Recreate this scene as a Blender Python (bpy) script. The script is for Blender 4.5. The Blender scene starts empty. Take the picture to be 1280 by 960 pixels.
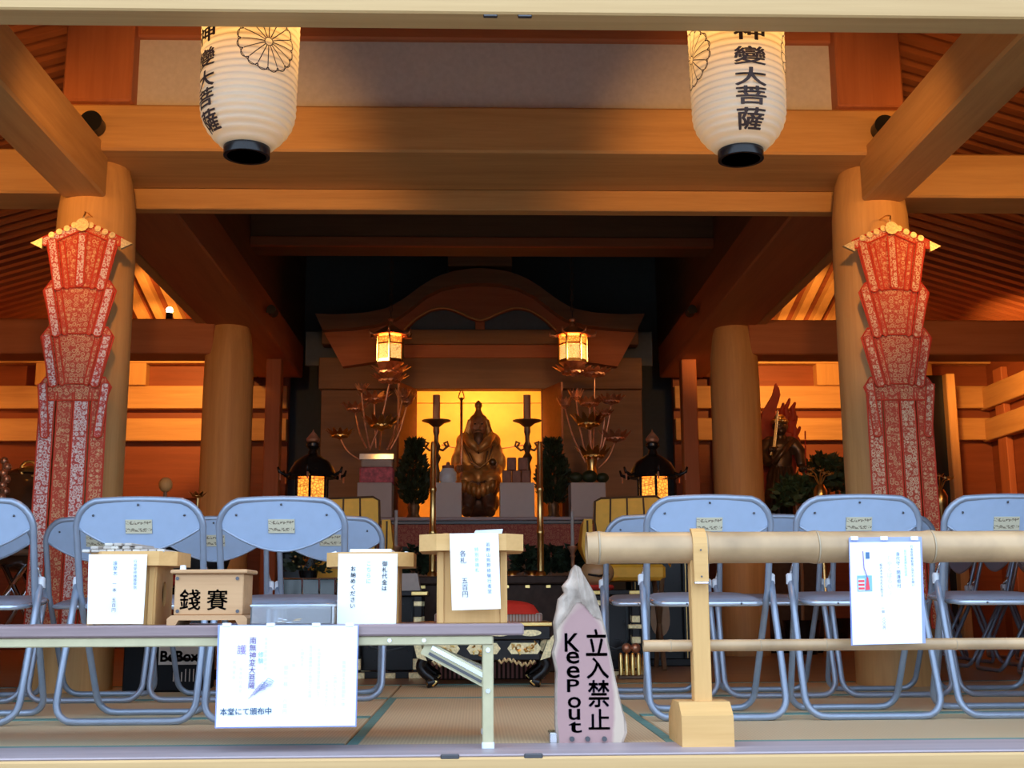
import bpy, bmesh, math, random
from mathutils import Vector, Matrix, Euler
random.seed(7)
SC = bpy.context.scene
COL = SC.collection
PI = math.pi
# ------------------------------------------------------------------ camera
F = 1500.0                                   # focal length in pixels of the 1280 x 960 frame
CAM = Vector((-0.06, 0.0, 0.41))
PITCH, YAW, ROLL = math.atan(275 / 1500.0), math.radians(1.75), math.radians(-0.3)
fw = Vector((math.sin(YAW) * math.cos(PITCH), math.cos(YAW) * math.cos(PITCH), math.sin(PITCH)))
rt = Vector((math.cos(YAW), -math.sin(YAW), 0.0))
up = rt.cross(fw)
rt, up = (math.cos(ROLL) * rt + math.sin(ROLL) * up), (-math.sin(ROLL) * rt + math.cos(ROLL) * up)
cd = bpy.data.cameras.new('camera')
cd.sensor_width = 36.0
cd.lens = 36.0 * F / 1280.0
cd.clip_end = 200
cam = bpy.data.objects.new('camera', cd)
m = Matrix((rt, up, -fw)).transposed().to_4x4()
m.translation = CAM
cam.matrix_world = m
COL.objects.link(cam)
SC.camera = cam
# ------------------------------------------------------------------ world, exposure
w = bpy.data.worlds.new('overcast_sky')
SC.world = w
w.use_nodes = True
bg = w.node_tree.nodes['Background']
bg.inputs[0].default_value = (0.60, 0.77, 1.0, 1)
bg.inputs[1].default_value = 3.3
SC.view_settings.view_transform = 'Standard'
SC.view_settings.look = 'None'
SC.view_settings.gamma = 1.0
SC.view_settings.use_curve_mapping = False
SC.view_settings.exposure = 0.0
WARM = (1.0, 0.45, 0.11)
AMBER = (1.0, 0.60, 0.25)


def lamp(kind, loc, power, color=WARM, size=0.05, aim=None, cone=70, blend=0.6, parent=None):
    d = bpy.data.lights.new('lamp_light', kind)
    d.energy = power
    d.color = color
    if kind == 'AREA':
        d.size = size
    else:
        d.shadow_soft_size = size
    if kind == 'SPOT':
        d.spot_size = math.radians(cone)
        d.spot_blend = blend
    o = bpy.data.objects.new('lamp_light', d)
    COL.objects.link(o)
    o.location = loc
    if aim is not None:
        o.rotation_euler = (Vector(aim) - Vector(loc)).to_track_quat('-Z', 'Y').to_euler()
    if parent is not None:
        o.parent = parent
        o.matrix_parent_inverse = Matrix.Translation(-parent.location)
    return o


# ------------------------------------------------------------------ pixel helpers: a pixel of the photograph at a known depth or height
def ray(px, py):
    return fw + rt * ((px - 640) / F) - up * ((py - 480) / F)


def P(px, py, Y):
    d = ray(px, py)
    return CAM + d * (Y / d.y)


def PX(px, py, Y):
    return P(px, py, Y).x


def PZ(py, Y, px=600):
    return P(px, py, Y).z


def FL(px, py, z=0.0):
    d = ray(px, py)
    return CAM + d * ((z - CAM.z) / d.z)


# ------------------------------------------------------------------ materials
MATS = {}


def newmat(name):
    mt = bpy.data.materials.new(name)
    mt.use_nodes = True
    nt = mt.node_tree
    b = nt.nodes['Principled BSDF']
    MATS[name] = mt
    return mt, nt, b


def node(nt, typ, **kw):
    n = nt.nodes.new(typ)
    for k, v in kw.items():
        if k in n.inputs:
            n.inputs[k].default_value = v
        else:
            setattr(n, k, v)
    return n


def plain(name, col, rough=0.5, metal=0.0, var=0.06, scale=25.0, bump=0.0, coat=0.0, spec=None):
    """one colour with a slight uneven tone"""
    mt, nt, b = newmat(name)
    tc = node(nt, 'ShaderNodeTexCoord')
    no = node(nt, 'ShaderNodeTexNoise', Scale=scale, Detail=4.0)
    nt.links.new(tc.outputs['Object'], no.inputs['Vector'])
    cr = node(nt, 'ShaderNodeValToRGB')
    cr.color_ramp.elements[0].position = 0.3
    cr.color_ramp.elements[1].position = 0.7
    cr.color_ramp.elements[0].color = tuple(max(0, c * (1 - var)) for c in col) + (1,)
    cr.color_ramp.elements[1].color = tuple(min(1, c * (1 + var)) for c in col) + (1,)
    nt.links.new(no.outputs[0], cr.inputs[0])
    nt.links.new(cr.outputs[0], b.inputs['Base Color'])
    b.inputs['Roughness'].default_value = rough
    b.inputs['Metallic'].default_value = metal
    b.inputs['Coat Weight'].default_value = coat
    if spec is not None:
        b.inputs['Specular IOR Level'].default_value = spec
    if bump > 0:
        bp = node(nt, 'ShaderNodeBump', Strength=bump, Distance=0.01)
        nt.links.new(no.outputs[0], bp.inputs['Height'])
        nt.links.new(bp.outputs[0], b.inputs['Normal'])
    return mt


def wood(name, c1, c2, axis='X', rough=0.55, grain=14.0, stretch=0.06, bump=0.08, spec=0.35):
    mt, nt, b = newmat(name)
    tc = node(nt, 'ShaderNodeTexCoord')
    oi = node(nt, 'ShaderNodeObjectInfo')
    add = node(nt, 'ShaderNodeVectorMath', operation='ADD')
    sc = node(nt, 'ShaderNodeVectorMath', operation='SCALE')
    cmb = node(nt, 'ShaderNodeCombineXYZ')
    for i in range(3):
        nt.links.new(oi.outputs['Random'], cmb.inputs[i])
    nt.links.new(cmb.outputs[0], sc.inputs[0])
    sc.inputs['Scale'].default_value = 9.0
    nt.links.new(tc.outputs['Object'], add.inputs[0])
    nt.links.new(sc.outputs[0], add.inputs[1])
    mp = node(nt, 'ShaderNodeMapping')
    s = [1.0, 1.0, 1.0]
    s['XYZ'.index(axis)] = stretch
    mp.inputs['Scale'].default_value = s
    nt.links.new(add.outputs[0], mp.inputs['Vector'])
    no = node(nt, 'ShaderNodeTexNoise', Scale=grain, Detail=6.0, Roughness=0.6, Distortion=0.6)
    nt.links.new(mp.outputs[0], no.inputs['Vector'])
    no2 = node(nt, 'ShaderNodeTexNoise', Scale=grain * 6, Detail=3.0)
    nt.links.new(mp.outputs[0], no2.inputs['Vector'])
    mx = node(nt, 'ShaderNodeMath', operation='MULTIPLY_ADD')
    mx.inputs[1].default_value = 0.3
    nt.links.new(no2.outputs[0], mx.inputs[0])
    nt.links.new(no.outputs[0], mx.inputs[2])
    cr = node(nt, 'ShaderNodeValToRGB')
    cr.color_ramp.elements[0].position = 0.42
    cr.color_ramp.elements[1].position = 0.86
    cr.color_ramp.elements[0].color = tuple(c1) + (1,)
    cr.color_ramp.elements[1].color = tuple(c2) + (1,)
    nt.links.new(mx.outputs[0], cr.inputs[0])
    nt.links.new(cr.outputs[0], b.inputs['Base Color'])
    b.inputs['Roughness'].default_value = rough
    b.inputs['Specular IOR Level'].default_value = spec
    bp = node(nt, 'ShaderNodeBump', Strength=bump, Distance=0.004)
    nt.links.new(mx.outputs[0], bp.inputs['Height'])
    nt.links.new(bp.outputs[0], b.inputs['Normal'])
    return mt


def glow(name, col, strength, pattern=0.0, scale=60.0):
    """a lit lamp surface; pattern > 0 lays an openwork voronoi over it"""
    mt, nt, b = newmat(name)
    b.inputs['Base Color'].default_value = tuple(col) + (1,)
    b.inputs['Roughness'].default_value = 0.6
    b.inputs['Emission Color'].default_value = tuple(col) + (1,)
    b.inputs['Emission Strength'].default_value = strength
    if pattern > 0:
        tc = node(nt, 'ShaderNodeTexCoord')
        vo = node(nt, 'ShaderNodeTexVoronoi', feature='DISTANCE_TO_EDGE', Scale=scale)
        nt.links.new(tc.outputs['Object'], vo.inputs['Vector'])
        mr = node(nt, 'ShaderNodeMapRange')
        mr.inputs[1].default_value = 0.02
        mr.inputs[2].default_value = 0.16
        mr.inputs[3].default_value = strength * (1 - pattern)
        mr.inputs[4].default_value = strength
        nt.links.new(vo.outputs[0], mr.inputs[0])
        nt.links.new(mr.outputs[0], b.inputs['Emission Strength'])
    return mt


def brocade(name, red, gold, scale=38.0, density=0.5):
    """woven cloth: pale ring flowers on red"""
    mt, nt, b = newmat(name)
    tc = node(nt, 'ShaderNodeTexCoord')
    vo = node(nt, 'ShaderNodeTexVoronoi', Scale=scale)
    vo.inputs['Randomness'].default_value = 0.55
    nt.links.new(tc.outputs['Object'], vo.inputs['Vector'])
    cr = node(nt, 'ShaderNodeValToRGB')
    e = cr.color_ramp.elements
    e[0].position = 0.0
    e[0].color = tuple(gold) + (1,)
    e[1].position = 1.0
    e[1].color = tuple(red) + (1,)
    for p, c in ((0.10, gold), (0.15, red), (0.26, red), (0.31, gold), (0.31 + 0.16 * density, gold), (0.36 + 0.2 * density, red)):
        n = e.new(p)
        n.color = tuple(c) + (1,)
    nt.links.new(vo.outputs['Distance'], cr.inputs[0])
    no = node(nt, 'ShaderNodeTexNoise', Scale=scale * 3.2, Detail=2.0)
    nt.links.new(tc.outputs['Object'], no.inputs['Vector'])
    c2 = node(nt, 'ShaderNodeValToRGB')
    c2.color_ramp.elements[0].position = 0.52
    c2.color_ramp.elements[1].position = 0.60
    nt.links.new(no.outputs[0], c2.inputs[0])
    mx = node(nt, 'ShaderNodeMix', data_type='RGBA')
    nt.links.new(c2.outputs[0], mx.inputs['Factor'])
    nt.links.new(cr.outputs[0], mx.inputs[6])
    mx.inputs[7].default_value = tuple(0.5 * (r + g) for r, g in zip(red, gold)) + (1,)
    nt.links.new(mx.outputs[2], b.inputs['Base Color'])
    b.inputs['Roughness'].default_value = 0.65
    b.inputs['Sheen Weight'].default_value = 0.2
    return mt


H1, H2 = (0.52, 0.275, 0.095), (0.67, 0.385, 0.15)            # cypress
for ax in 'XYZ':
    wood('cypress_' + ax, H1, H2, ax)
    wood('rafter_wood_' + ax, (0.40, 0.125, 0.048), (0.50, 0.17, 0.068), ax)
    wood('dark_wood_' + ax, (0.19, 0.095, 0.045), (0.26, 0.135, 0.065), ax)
wood('board_red', (0.21, 0.055, 0.022), (0.29, 0.08, 0.032), 'X')
wood('board_red_Y', (0.21, 0.055, 0.022), (0.29, 0.08, 0.032), 'Y')
wood('sill_grey', (0.33, 0.27, 0.29), (0.44, 0.36, 0.37), 'X', rough=0.45)
wood('sill_cream', (0.50, 0.30, 0.12), (0.62, 0.40, 0.18), 'X', stretch=0.03)
wood('floor_wood', (0.40, 0.23, 0.11), (0.52, 0.31, 0.15), 'X', rough=0.35)
wood('pale_wood', (0.60, 0.335, 0.115), (0.70, 0.415, 0.16), 'Z', grain=20)
wood('pale_wood_X', (0.60, 0.335, 0.115), (0.70, 0.415, 0.16), 'X', grain=20)
wood('box_wood', (0.46, 0.255, 0.12), (0.58, 0.34, 0.17), 'X', grain=22)
wood('table_wood', (0.235, 0.17, 0.175), (0.33, 0.245, 0.25), 'X', grain=26, rough=0.35)
plain('plaster', (0.62, 0.60, 0.60), 0.9, bump=0.05, scale=40)
plain('gravel_ground', (0.17, 0.145, 0.115), 0.95, var=0.25, scale=30)
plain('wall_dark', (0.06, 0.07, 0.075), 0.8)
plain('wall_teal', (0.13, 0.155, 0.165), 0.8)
plain('black', (0.012, 0.012, 0.013), 0.35)
plain('lacquer', (0.010, 0.008, 0.008), 0.25, spec=0.3)
plain('brass', (0.74, 0.47, 0.17), 0.28, metal=1.0, var=0.15)
plain('gold', (0.85, 0.60, 0.22), 0.30, metal=1.0, var=0.12, scale=60)
plain('pale_gold', (0.80, 0.66, 0.36), 0.4, metal=0.6, var=0.25, scale=90)
plain('copper', (0.66, 0.32, 0.19), 0.32, metal=0.7, var=0.25)
plain('chrome', (0.72, 0.74, 0.78), 0.18, metal=1.0)
plain('steel_dark', (0.10, 0.10, 0.11), 0.35, metal=0.8)
plain('chair_tube', (0.285, 0.34, 0.435), 0.32, metal=0.35, var=0.04, spec=0.6)
plain('chair_panel', (0.35, 0.455, 0.63), 0.42, metal=0.1, var=0.03, spec=0.5)
plain('chair_seat', (0.21, 0.24, 0.31), 0.5, var=0.06)
plain('chair_rim', (0.50, 0.57, 0.68), 0.25, metal=0.6)
plain('cap_white', (0.70, 0.74, 0.80), 0.35)
plain('paper', (0.86, 0.89, 0.90), 0.6, var=0.01, spec=0.3)
plain('paper_blue_edge', (0.30, 0.36, 0.75), 0.5)
plain('lantern_paper', (0.83, 0.78, 0.68), 0.75, var=0.02)
plain('ink', (0.015, 0.014, 0.02), 0.6)
plain('ink_brown', (0.035, 0.012, 0.008), 0.7)
plain('ink_blue', (0.06, 0.16, 0.33), 0.6)
plain('ink_cyan', (0.22, 0.46, 0.60), 0.6)
plain('ink_navy', (0.05, 0.05, 0.11), 0.6)
plain('ink_faint', (0.62, 0.66, 0.66), 0.6)
plain('ink_violet', (0.26, 0.16, 0.50), 0.6)
plain('ink_red', (0.75, 0.05, 0.08), 0.6)
plain('cream_metal', (0.52, 0.47, 0.29), 0.38, metal=0.15)
plain('red_cloth', (0.55, 0.025, 0.012), 0.75, bump=0.1, scale=80)
plain('red_cord', (0.62, 0.05, 0.015), 0.7, bump=0.1, scale=90)
plain('yellow_cloth', (0.95, 0.46, 0.035), 0.6, bump=0.05)
plain('seam', (0.10, 0.04, 0.01), 0.7)
plain('candle', (0.30, 0.15, 0.10), 0.5)
plain('white_box', (0.52, 0.47, 0.45), 0.8, var=0.02)
plain('flame_red', (0.42, 0.045, 0.02), 0.5, var=0.2, scale=12)
plain('bronze', (0.13, 0.085, 0.055), 0.38, metal=0.6, var=0.3, scale=14)
plain('statue_gold', (0.50, 0.27, 0.09), 0.42, metal=0.45, var=0.35, scale=10)
plain('statue_dark', (0.14, 0.075, 0.05), 0.5, metal=0.2, var=0.3, scale=16)
plain('statue_face', (0.34, 0.17, 0.09), 0.5, metal=0.2, var=0.2, scale=20)
plain('leaf_dark', (0.020, 0.032, 0.012), 0.6, var=0.4, scale=30)
plain('leaf_green', (0.04, 0.075, 0.03), 0.6, var=0.4, scale=30)
plain('heri_green', (0.14, 0.30, 0.27), 0.7, var=0.1)
plain('bamboo', (0.44, 0.285, 0.15), 0.35, var=0.28, scale=6)
plain('bamboo_node', (0.42, 0.33, 0.22), 0.5, var=0.15)
plain('slab_bark', (0.45, 0.365, 0.30), 0.8, var=0.4, scale=16, bump=0.6)
plain('clear_edge', (0.55, 0.62, 0.70), 0.1)
plain('crate', (0.008, 0.009, 0.011), 0.65, spec=0.15)
plain('grey_card', (0.42, 0.35, 0.30), 0.7)
plain('pink_paper', (0.50, 0.10, 0.14), 0.6, var=0.5, scale=30)
plain('brown_packet', (0.22, 0.09, 0.06), 0.6, var=0.2)
plain('wood_ball', (0.45, 0.24, 0.10), 0.4)
brocade('brocade_red', (0.55, 0.055, 0.018), (0.72, 0.42, 0.20), 40)
brocade('brocade_white', (0.55, 0.05, 0.03), (0.80, 0.66, 0.58), 46, 1.0)
brocade('brocade_dark', (0.28, 0.042, 0.03), (0.46, 0.18, 0.10), 34)
brocade('brocade_gold', (0.55, 0.06, 0.02), (0.78, 0.56, 0.34), 44, 0.8)
glow('pane_glow', (1.0, 0.55, 0.16), 1.4, 0.8, 55)
glow('bulb_glow', (1.0, 0.70, 0.30), 30.0)
glow('lamp_glow', (1.0, 0.36, 0.04), 1.6, 0.92, 45)

# tatami: fine rush weave
mt, nt, b = newmat('tatami')
tc = node(nt, 'ShaderNodeTexCoord')
wv = node(nt, 'ShaderNodeTexWave', Scale=28.0, Distortion=0.6, Detail=1.0, bands_direction='X')
wv2 = node(nt, 'ShaderNodeTexWave', Scale=60.0, Distortion=0.4, Detail=1.0, bands_direction='Y')
for x in (wv, wv2):
    nt.links.new(tc.outputs['Object'], x.inputs['Vector'])
mm = node(nt, 'ShaderNodeMath', operation='MULTIPLY')
nt.links.new(wv.outputs[1], mm.inputs[0])
nt.links.new(wv2.outputs[1], mm.inputs[1])
cr = node(nt, 'ShaderNodeValToRGB')
cr.color_ramp.elements[0].color = (0.62, 0.48, 0.28, 1)
cr.color_ramp.elements[1].color = (0.82, 0.68, 0.44, 1)
nt.links.new(mm.outputs[0], cr.inputs[0])
nt.links.new(cr.outputs[0], b.inputs['Base Color'])
b.inputs['Roughness'].default_value = 0.6

# slab of the sign: pinkish heartwood with a pale rim of sapwood
mt, nt, b = newmat('slab_face')
tc = node(nt, 'ShaderNodeTexCoord')
mp = node(nt, 'ShaderNodeMapping')
mp.inputs['Location'].default_value = (0.24, 0.0, -0.30)
mp.inputs['Scale'].default_value = (9.5, 0.0, 2.9)
nt.links.new(tc.outputs['Object'], mp.inputs['Vector'])
gr = node(nt, 'ShaderNodeTexGradient', gradient_type='SPHERICAL')
no = node(nt, 'ShaderNodeTexNoise', Scale=9.0, Detail=5.0)
nt.links.new(tc.outputs['Object'], no.inputs['Vector'])
ad = node(nt, 'ShaderNodeMath', operation='MULTIPLY_ADD')
ad.inputs[1].default_value = 0.25
nt.links.new(mp.outputs[0], gr.inputs['Vector'])
nt.links.new(no.outputs[0], ad.inputs[0])
nt.links.new(gr.outputs['Fac'], ad.inputs[2])
cr = node(nt, 'ShaderNodeValToRGB')
cr.color_ramp.elements[0].position = 0.20
cr.color_ramp.elements[0].color = (0.55, 0.43, 0.33, 1)
cr.color_ramp.elements[1].position = 0.30
cr.color_ramp.elements[1].color = (0.40, 0.235, 0.225, 1)
nt.links.new(ad.outputs[0], cr.inputs[0])
nt.links.new(cr.outputs[0], b.inputs['Base Color'])
b.inputs['Roughness'].default_value = 0.5

# chair name plate: beige sticker with two lines of small print
mt, nt, b = newmat('name_sticker')
tc = node(nt, 'ShaderNodeTexCoord')
no = node(nt, 'ShaderNodeTexNoise', Scale=170.0, Detail=1.0)
nt.links.new(tc.outputs['Object'], no.inputs['Vector'])
sp = node(nt, 'ShaderNodeSeparateXYZ')
nt.links.new(tc.outputs['Generated'], sp.inputs[0])
wv = node(nt, 'ShaderNodeMath', operation='PINGPONG')
wv.inputs[1].default_value = 0.25
nt.links.new(sp.outputs['Z'], wv.inputs[0])
gt = node(nt, 'ShaderNodeMath', operation='GREATER_THAN')
gt.inputs[1].default_value = 0.13
nt.links.new(wv.outputs[0], gt.inputs[0])
g2 = node(nt, 'ShaderNodeMath', operation='GREATER_THAN')
g2.inputs[1].default_value = 0.50
nt.links.new(no.outputs[0], g2.inputs[0])
mu = node(nt, 'ShaderNodeMath', operation='MULTIPLY')
nt.links.new(gt.outputs[0], mu.inputs[0])
nt.links.new(g2.outputs[0], mu.inputs[1])
mx = node(nt, 'ShaderNodeMix', data_type='RGBA')
mx.inputs[6].default_value = (0.56, 0.52, 0.38, 1)
mx.inputs[7].default_value = (0.20, 0.17, 0.12, 1)
nt.links.new(mu.outputs[0], mx.inputs['Factor'])
nt.links.new(mx.outputs[2], b.inputs['Base Color'])
b.inputs['Roughness'].default_value = 0.4

# clear acrylic
mt, nt, b = newmat('acrylic')
b.inputs['Base Color'].default_value = (0.93, 0.96, 1.0, 1)
b.inputs['Transmission Weight'].default_value = 0.9
b.inputs['Roughness'].default_value = 0.08
b.inputs['IOR'].default_value = 1.2

# lamp-lit lantern paper: thin, lets the bulb's light through
mt, nt, b = newmat('lit_paper')
b.inputs['Base Color'].default_value = (0.68, 0.59, 0.46, 1)
b.inputs['Roughness'].default_value = 0.8
tr = node(nt, 'ShaderNodeBsdfTranslucent')
tr.inputs[0].default_value = (0.92, 0.74, 0.44, 1)
ms = node(nt, 'ShaderNodeMixShader')
ms.inputs[0].default_value = 0.45
nt.links.new(b.outputs[0], ms.inputs[1])
nt.links.new(tr.outputs[0], ms.inputs[2])
nt.links.new(ms.outputs[0], nt.nodes['Material Output'].inputs[0])


# ------------------------------------------------------------------ mesh builder
class MB:
    def __init__(s):
        s.v = []
        s.f = []

    def add(s, vs, fs):
        o = len(s.v)
        s.v += [tuple(x) for x in vs]
        s.f += [tuple(i + o for i in f) for f in fs]
        return s

    def box(s, x0, x1, y0, y1, z0, z1):
        return s.add([(x0, y0, z0), (x1, y0, z0), (x1, y1, z0), (x0, y1, z0), (x0, y0, z1), (x1, y0, z1), (x1, y1, z1), (x0, y1, z1)],
                     [(0, 3, 2, 1), (4, 5, 6, 7), (0, 1, 5, 4), (1, 2, 6, 5), (2, 3, 7, 6), (3, 0, 4, 7)])

    def cbox(s, x0, x1, y0, y1, z0, z1, c=0.01):
        """box with chamfered edges"""
        pts = []
        for x, sx in ((x0, 1), (x1, -1)):
            for y, sy in ((y0, 1), (y1, -1)):
                for z, sz in ((z0, 1), (z1, -1)):
                    pts += [(x, y + sy * c, z + sz * c), (x + sx * c, y, z + sz * c), (x + sx * c, y + sy * c, z)]
        return s.hull(pts)

    def hull(s, pts):
        bm = bmesh.new()
        for p in pts:
            bm.verts.new(p)
        r = bmesh.ops.convex_hull(bm, input=bm.verts)
        bmesh.ops.delete(bm, geom=[v for v in bm.verts if not v.link_faces], context='VERTS')
        bmesh.ops.dissolve_limit(bm, angle_limit=0.01, verts=bm.verts, edges=bm.edges)
        bm.verts.index_update()
        s.add([v.co[:] for v in bm.verts], [[v.index for v in f.verts] for f in bm.faces])
        bm.free()
        return s

    def lathe(s, prof, n=24, c=(0, 0, 0), axis='Z', phase=0.0, sx=1.0, sy=1.0):
        """profile of (radius, height) turned about an axis"""
        vs, fs = [], []
        for r, h in prof:
            for k in range(n):
                a = 2 * PI * k / n + phase
                x, y = r * math.cos(a) * sx, r * math.sin(a) * sy
                p = {'Z': (x, y, h), 'X': (h, x, y), 'Y': (y, h, x)}[axis]
                vs.append((p[0] + c[0], p[1] + c[1], p[2] + c[2]))
        for i in range(len(prof) - 1):
            for k in range(n):
                a, b_ = i * n + k, i * n + (k + 1) % n
                fs.append((a, b_, b_ + n, a + n))
        if prof[0][0] > 1e-6:
            fs.append(tuple(reversed(range(n))))
        if prof[-1][0] > 1e-6:
            o = (len(prof) - 1) * n
            fs.append(tuple(range(o, o + n)))
        return s.add(vs, fs)

    def tube(s, pts, r, n=10, closed=False, cap=True):
        pts = [Vector(p) for p in pts]
        m_ = len(pts)
        rr = r if isinstance(r, (list, tuple)) else [r] * m_
        vs, fs = [], []
        prev = None
        for i, p in enumerate(pts):
            if closed:
                t = (pts[(i + 1) % m_] - pts[i - 1])
            else:
                t = pts[min(i + 1, m_ - 1)] - pts[max(i - 1, 0)]
            t.normalize()
            if prev is None:
                a = Vector((0, 0, 1)) if abs(t.z) < 0.9 else Vector((1, 0, 0))
                u = t.cross(a).normalized()
            else:
                u = (prev - t * prev.dot(t)).normalized()
            prev = u
            v_ = t.cross(u)
            for k in range(n):
                a = 2 * PI * k / n
                vs.append(p + (u * math.cos(a) + v_ * math.sin(a)) * rr[i])
        for i in range(m_ if closed else m_ - 1):
            j = (i + 1) % m_
            for k in range(n):
                k2 = (k + 1) % n
                fs.append((i * n + k, i * n + k2, j * n + k2, j * n + k))
        if cap and not closed:
            fs.append(tuple(reversed(range(n))))
            fs.append(tuple(range((m_ - 1) * n, m_ * n)))
        return s.add(vs, fs)

    def prism(s, poly, a0, a1, axis='Y'):
        """outline extruded along an axis; the outline is (x, z) for Y, (y, z) for X, (x, y) for Z"""
        n = len(poly)
        vs = []
        for a in (a0, a1):
            for u, v_ in poly:
                vs.append({'Y': (u, a, v_), 'X': (a, u, v_), 'Z': (u, v_, a)}[axis])
        fs = [tuple(range(n)), tuple(reversed(range(n, 2 * n)))]
        for i in range(n):
            j = (i + 1) % n
            fs.append((i, i + n, j + n, j))
        return s.add(vs, fs)

    def ball(s, c, r, n=12, rings=8):
        if not isinstance(r, (tuple, list)):
            r = (r, r, r)
        vs, fs = [(c[0], c[1], c[2] - r[2])], []
        for i in range(1, rings):
            t = -PI / 2 + PI * i / rings
            for k in range(n):
                a = 2 * PI * k / n
                vs.append((c[0] + r[0] * math.cos(t) * math.cos(a), c[1] + r[1] * math.cos(t) * math.sin(a), c[2] + r[2] * math.sin(t)))
        vs.append((c[0], c[1], c[2] + r[2]))
        for k in range(n):
            k2 = (k + 1) % n
            fs.append((0, 1 + k2, 1 + k))
            for i in range(rings - 2):
                o = 1 + i * n
                fs.append((o + k, o + k2, o + n + k2, o + n + k))
            o = 1 + (rings - 2) * n
            fs.append((o + k, o + k2, len(vs) - 1))
        return s.add(vs, fs)

    def xf(s, mat, start=0):
        s.v[start:] = [tuple(mat @ Vector(p)) for p in s.v[start:]]
        return s

    def mesh(s, name, mats, smooth=False, fix=True):
        me = bpy.data.meshes.new(name)
        me.from_pydata(s.v, [], s.f)
        if fix:
            bm = bmesh.new()
            bm.from_mesh(me)
            bmesh.ops.recalc_face_normals(bm, faces=bm.faces)
            bm.to_mesh(me)
            bm.free()
        if mats is not None:
            for mm_ in (mats if isinstance(mats, (list, tuple)) else [mats]):
                me.materials.append(MATS[mm_])
        if smooth:
            me.shade_smooth()
            if smooth != 'all':
                me.set_sharp_from_angle(angle=math.radians(40))
        return me

    def build(s, name, mat, parent=None, world=False, smooth=False, fix=True):
        """ONE mesh object. With a parent the points are local to it (world=True: given in scene space); without, the origin goes to the base"""
        if parent is None:
            xs, ys, zs = zip(*s.v)
            o_ = Vector(((min(xs) + max(xs)) / 2, (min(ys) + max(ys)) / 2, min(zs)))
            s.v = [tuple(Vector(p) - o_) for p in s.v]
        elif world:
            mi = parent.matrix_world_guess.inverted() if hasattr(parent, 'matrix_world_guess') else WM(parent).inverted()
            s.v = [tuple(mi @ Vector(p)) for p in s.v]
        o = bpy.data.objects.new(name, s.mesh(name, mat, smooth, fix))
        COL.objects.link(o)
        if parent is not None:
            o.parent = parent
        else:
            o.location = o_
        return o


def WM(o):
    mt_ = Matrix.LocRotScale(o.location, o.rotation_euler, o.scale)
    return WM(o.parent) @ mt_ if o.parent else mt_


def tag(o, label=None, cat=None, group=None, kind=None):
    if label:
        o['label'] = label
    if cat:
        o['category'] = cat
    if group:
        o['group'] = group
    if kind:
        o['kind'] = kind
    return o


def thing(name, label, cat, loc=(0, 0, 0), rotz=0.0, group=None, kind=None):
    o = bpy.data.objects.new(name, None)
    o.empty_display_size = 0.1
    COL.objects.link(o)
    o.location = loc
    o.rotation_euler = (0, 0, rotz)
    return tag(o, label, cat, group, kind)


def copy_tree(o, parent=None):
    c = o.copy()
    COL.objects.link(c)
    if parent is not None:
        c.parent = parent
    for ch in [x for x in bpy.data.objects if x.parent == o]:
        copy_tree(ch, c)
    return c


def struct(mb, name, mat, label=None, parent=None, world=True, smooth=False):
    o = mb.build(name, mat, parent, world=world and parent is not None, smooth=smooth)
    if parent is None:
        tag(o, label, None, None, 'structure')
    return o


def arc(cx, cy, r, a0, a1, n=8):
    return [(cx + r * math.cos(math.radians(a0 + (a1 - a0) * i / n)), cy + r * math.sin(math.radians(a0 + (a1 - a0) * i / n))) for i in range(n + 1)]


def smooth_path(pts, it=2):
    """Chaikin corner cutting on an open polyline"""
    pts = [Vector(p) for p in pts]
    for _ in range(it):
        q = [pts[0]]
        for a, b_ in zip(pts[:-1], pts[1:]):
            q += [a * 0.75 + b_ * 0.25, a * 0.25 + b_ * 0.75]
        q.append(pts[-1])
        pts = q
    return pts


def text_mb(txt, size, bold=0.0, vertical=False, gap=1.08, step=None):
    """lettering as flat triangles in the XZ plane, centred; vertical stacks the characters downwards"""
    mb = MB()
    rows = list(txt) if vertical else [txt]
    pitch = size * gap
    n = len(rows)
    for i, ch in enumerate(rows):
        if ch in ' \u3000':
            continue
        cu = bpy.data.curves.new('lettering', 'FONT')
        cu.body = ch
        cu.size = size
        cu.align_x = 'CENTER'
        cu.align_y = 'CENTER'
        cu.resolution_u = 3
        cu.fill_mode = 'FRONT'
        o = bpy.data.objects.new('lettering', cu)
        COL.objects.link(o)
        dg = bpy.context.evaluated_depsgraph_get()
        me = bpy.data.meshes.new_from_object(o.evaluated_get(dg))
        vs = [Vector(v.co) for v in me.vertices]
        if vs:
            xs = [p.x for p in vs]
            ys = [p.y for p in vs]
            ox = (min(xs) + max(xs)) / 2
            oy = (min(ys) + max(ys)) / 2 if vertical and ord(ch) > 0x2000 and ch not in 'ー一' else 0
            dz = -(i - (n - 1) / 2) * pitch if vertical else 0
            for k in range(7 if bold > 0 else 1):
                bx, bz = (bold * math.cos(k * PI / 3), bold * math.sin(k * PI / 3)) if k else (0, 0)
                mb.add([(p.x - ox + bx, 0, p.y - oy + dz + bz) for p in vs], [tuple(f.vertices) for f in me.polygons])
        bpy.data.objects.remove(o)
        bpy.data.curves.remove(cu)
        bpy.data.meshes.remove(me)
    return mb


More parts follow.
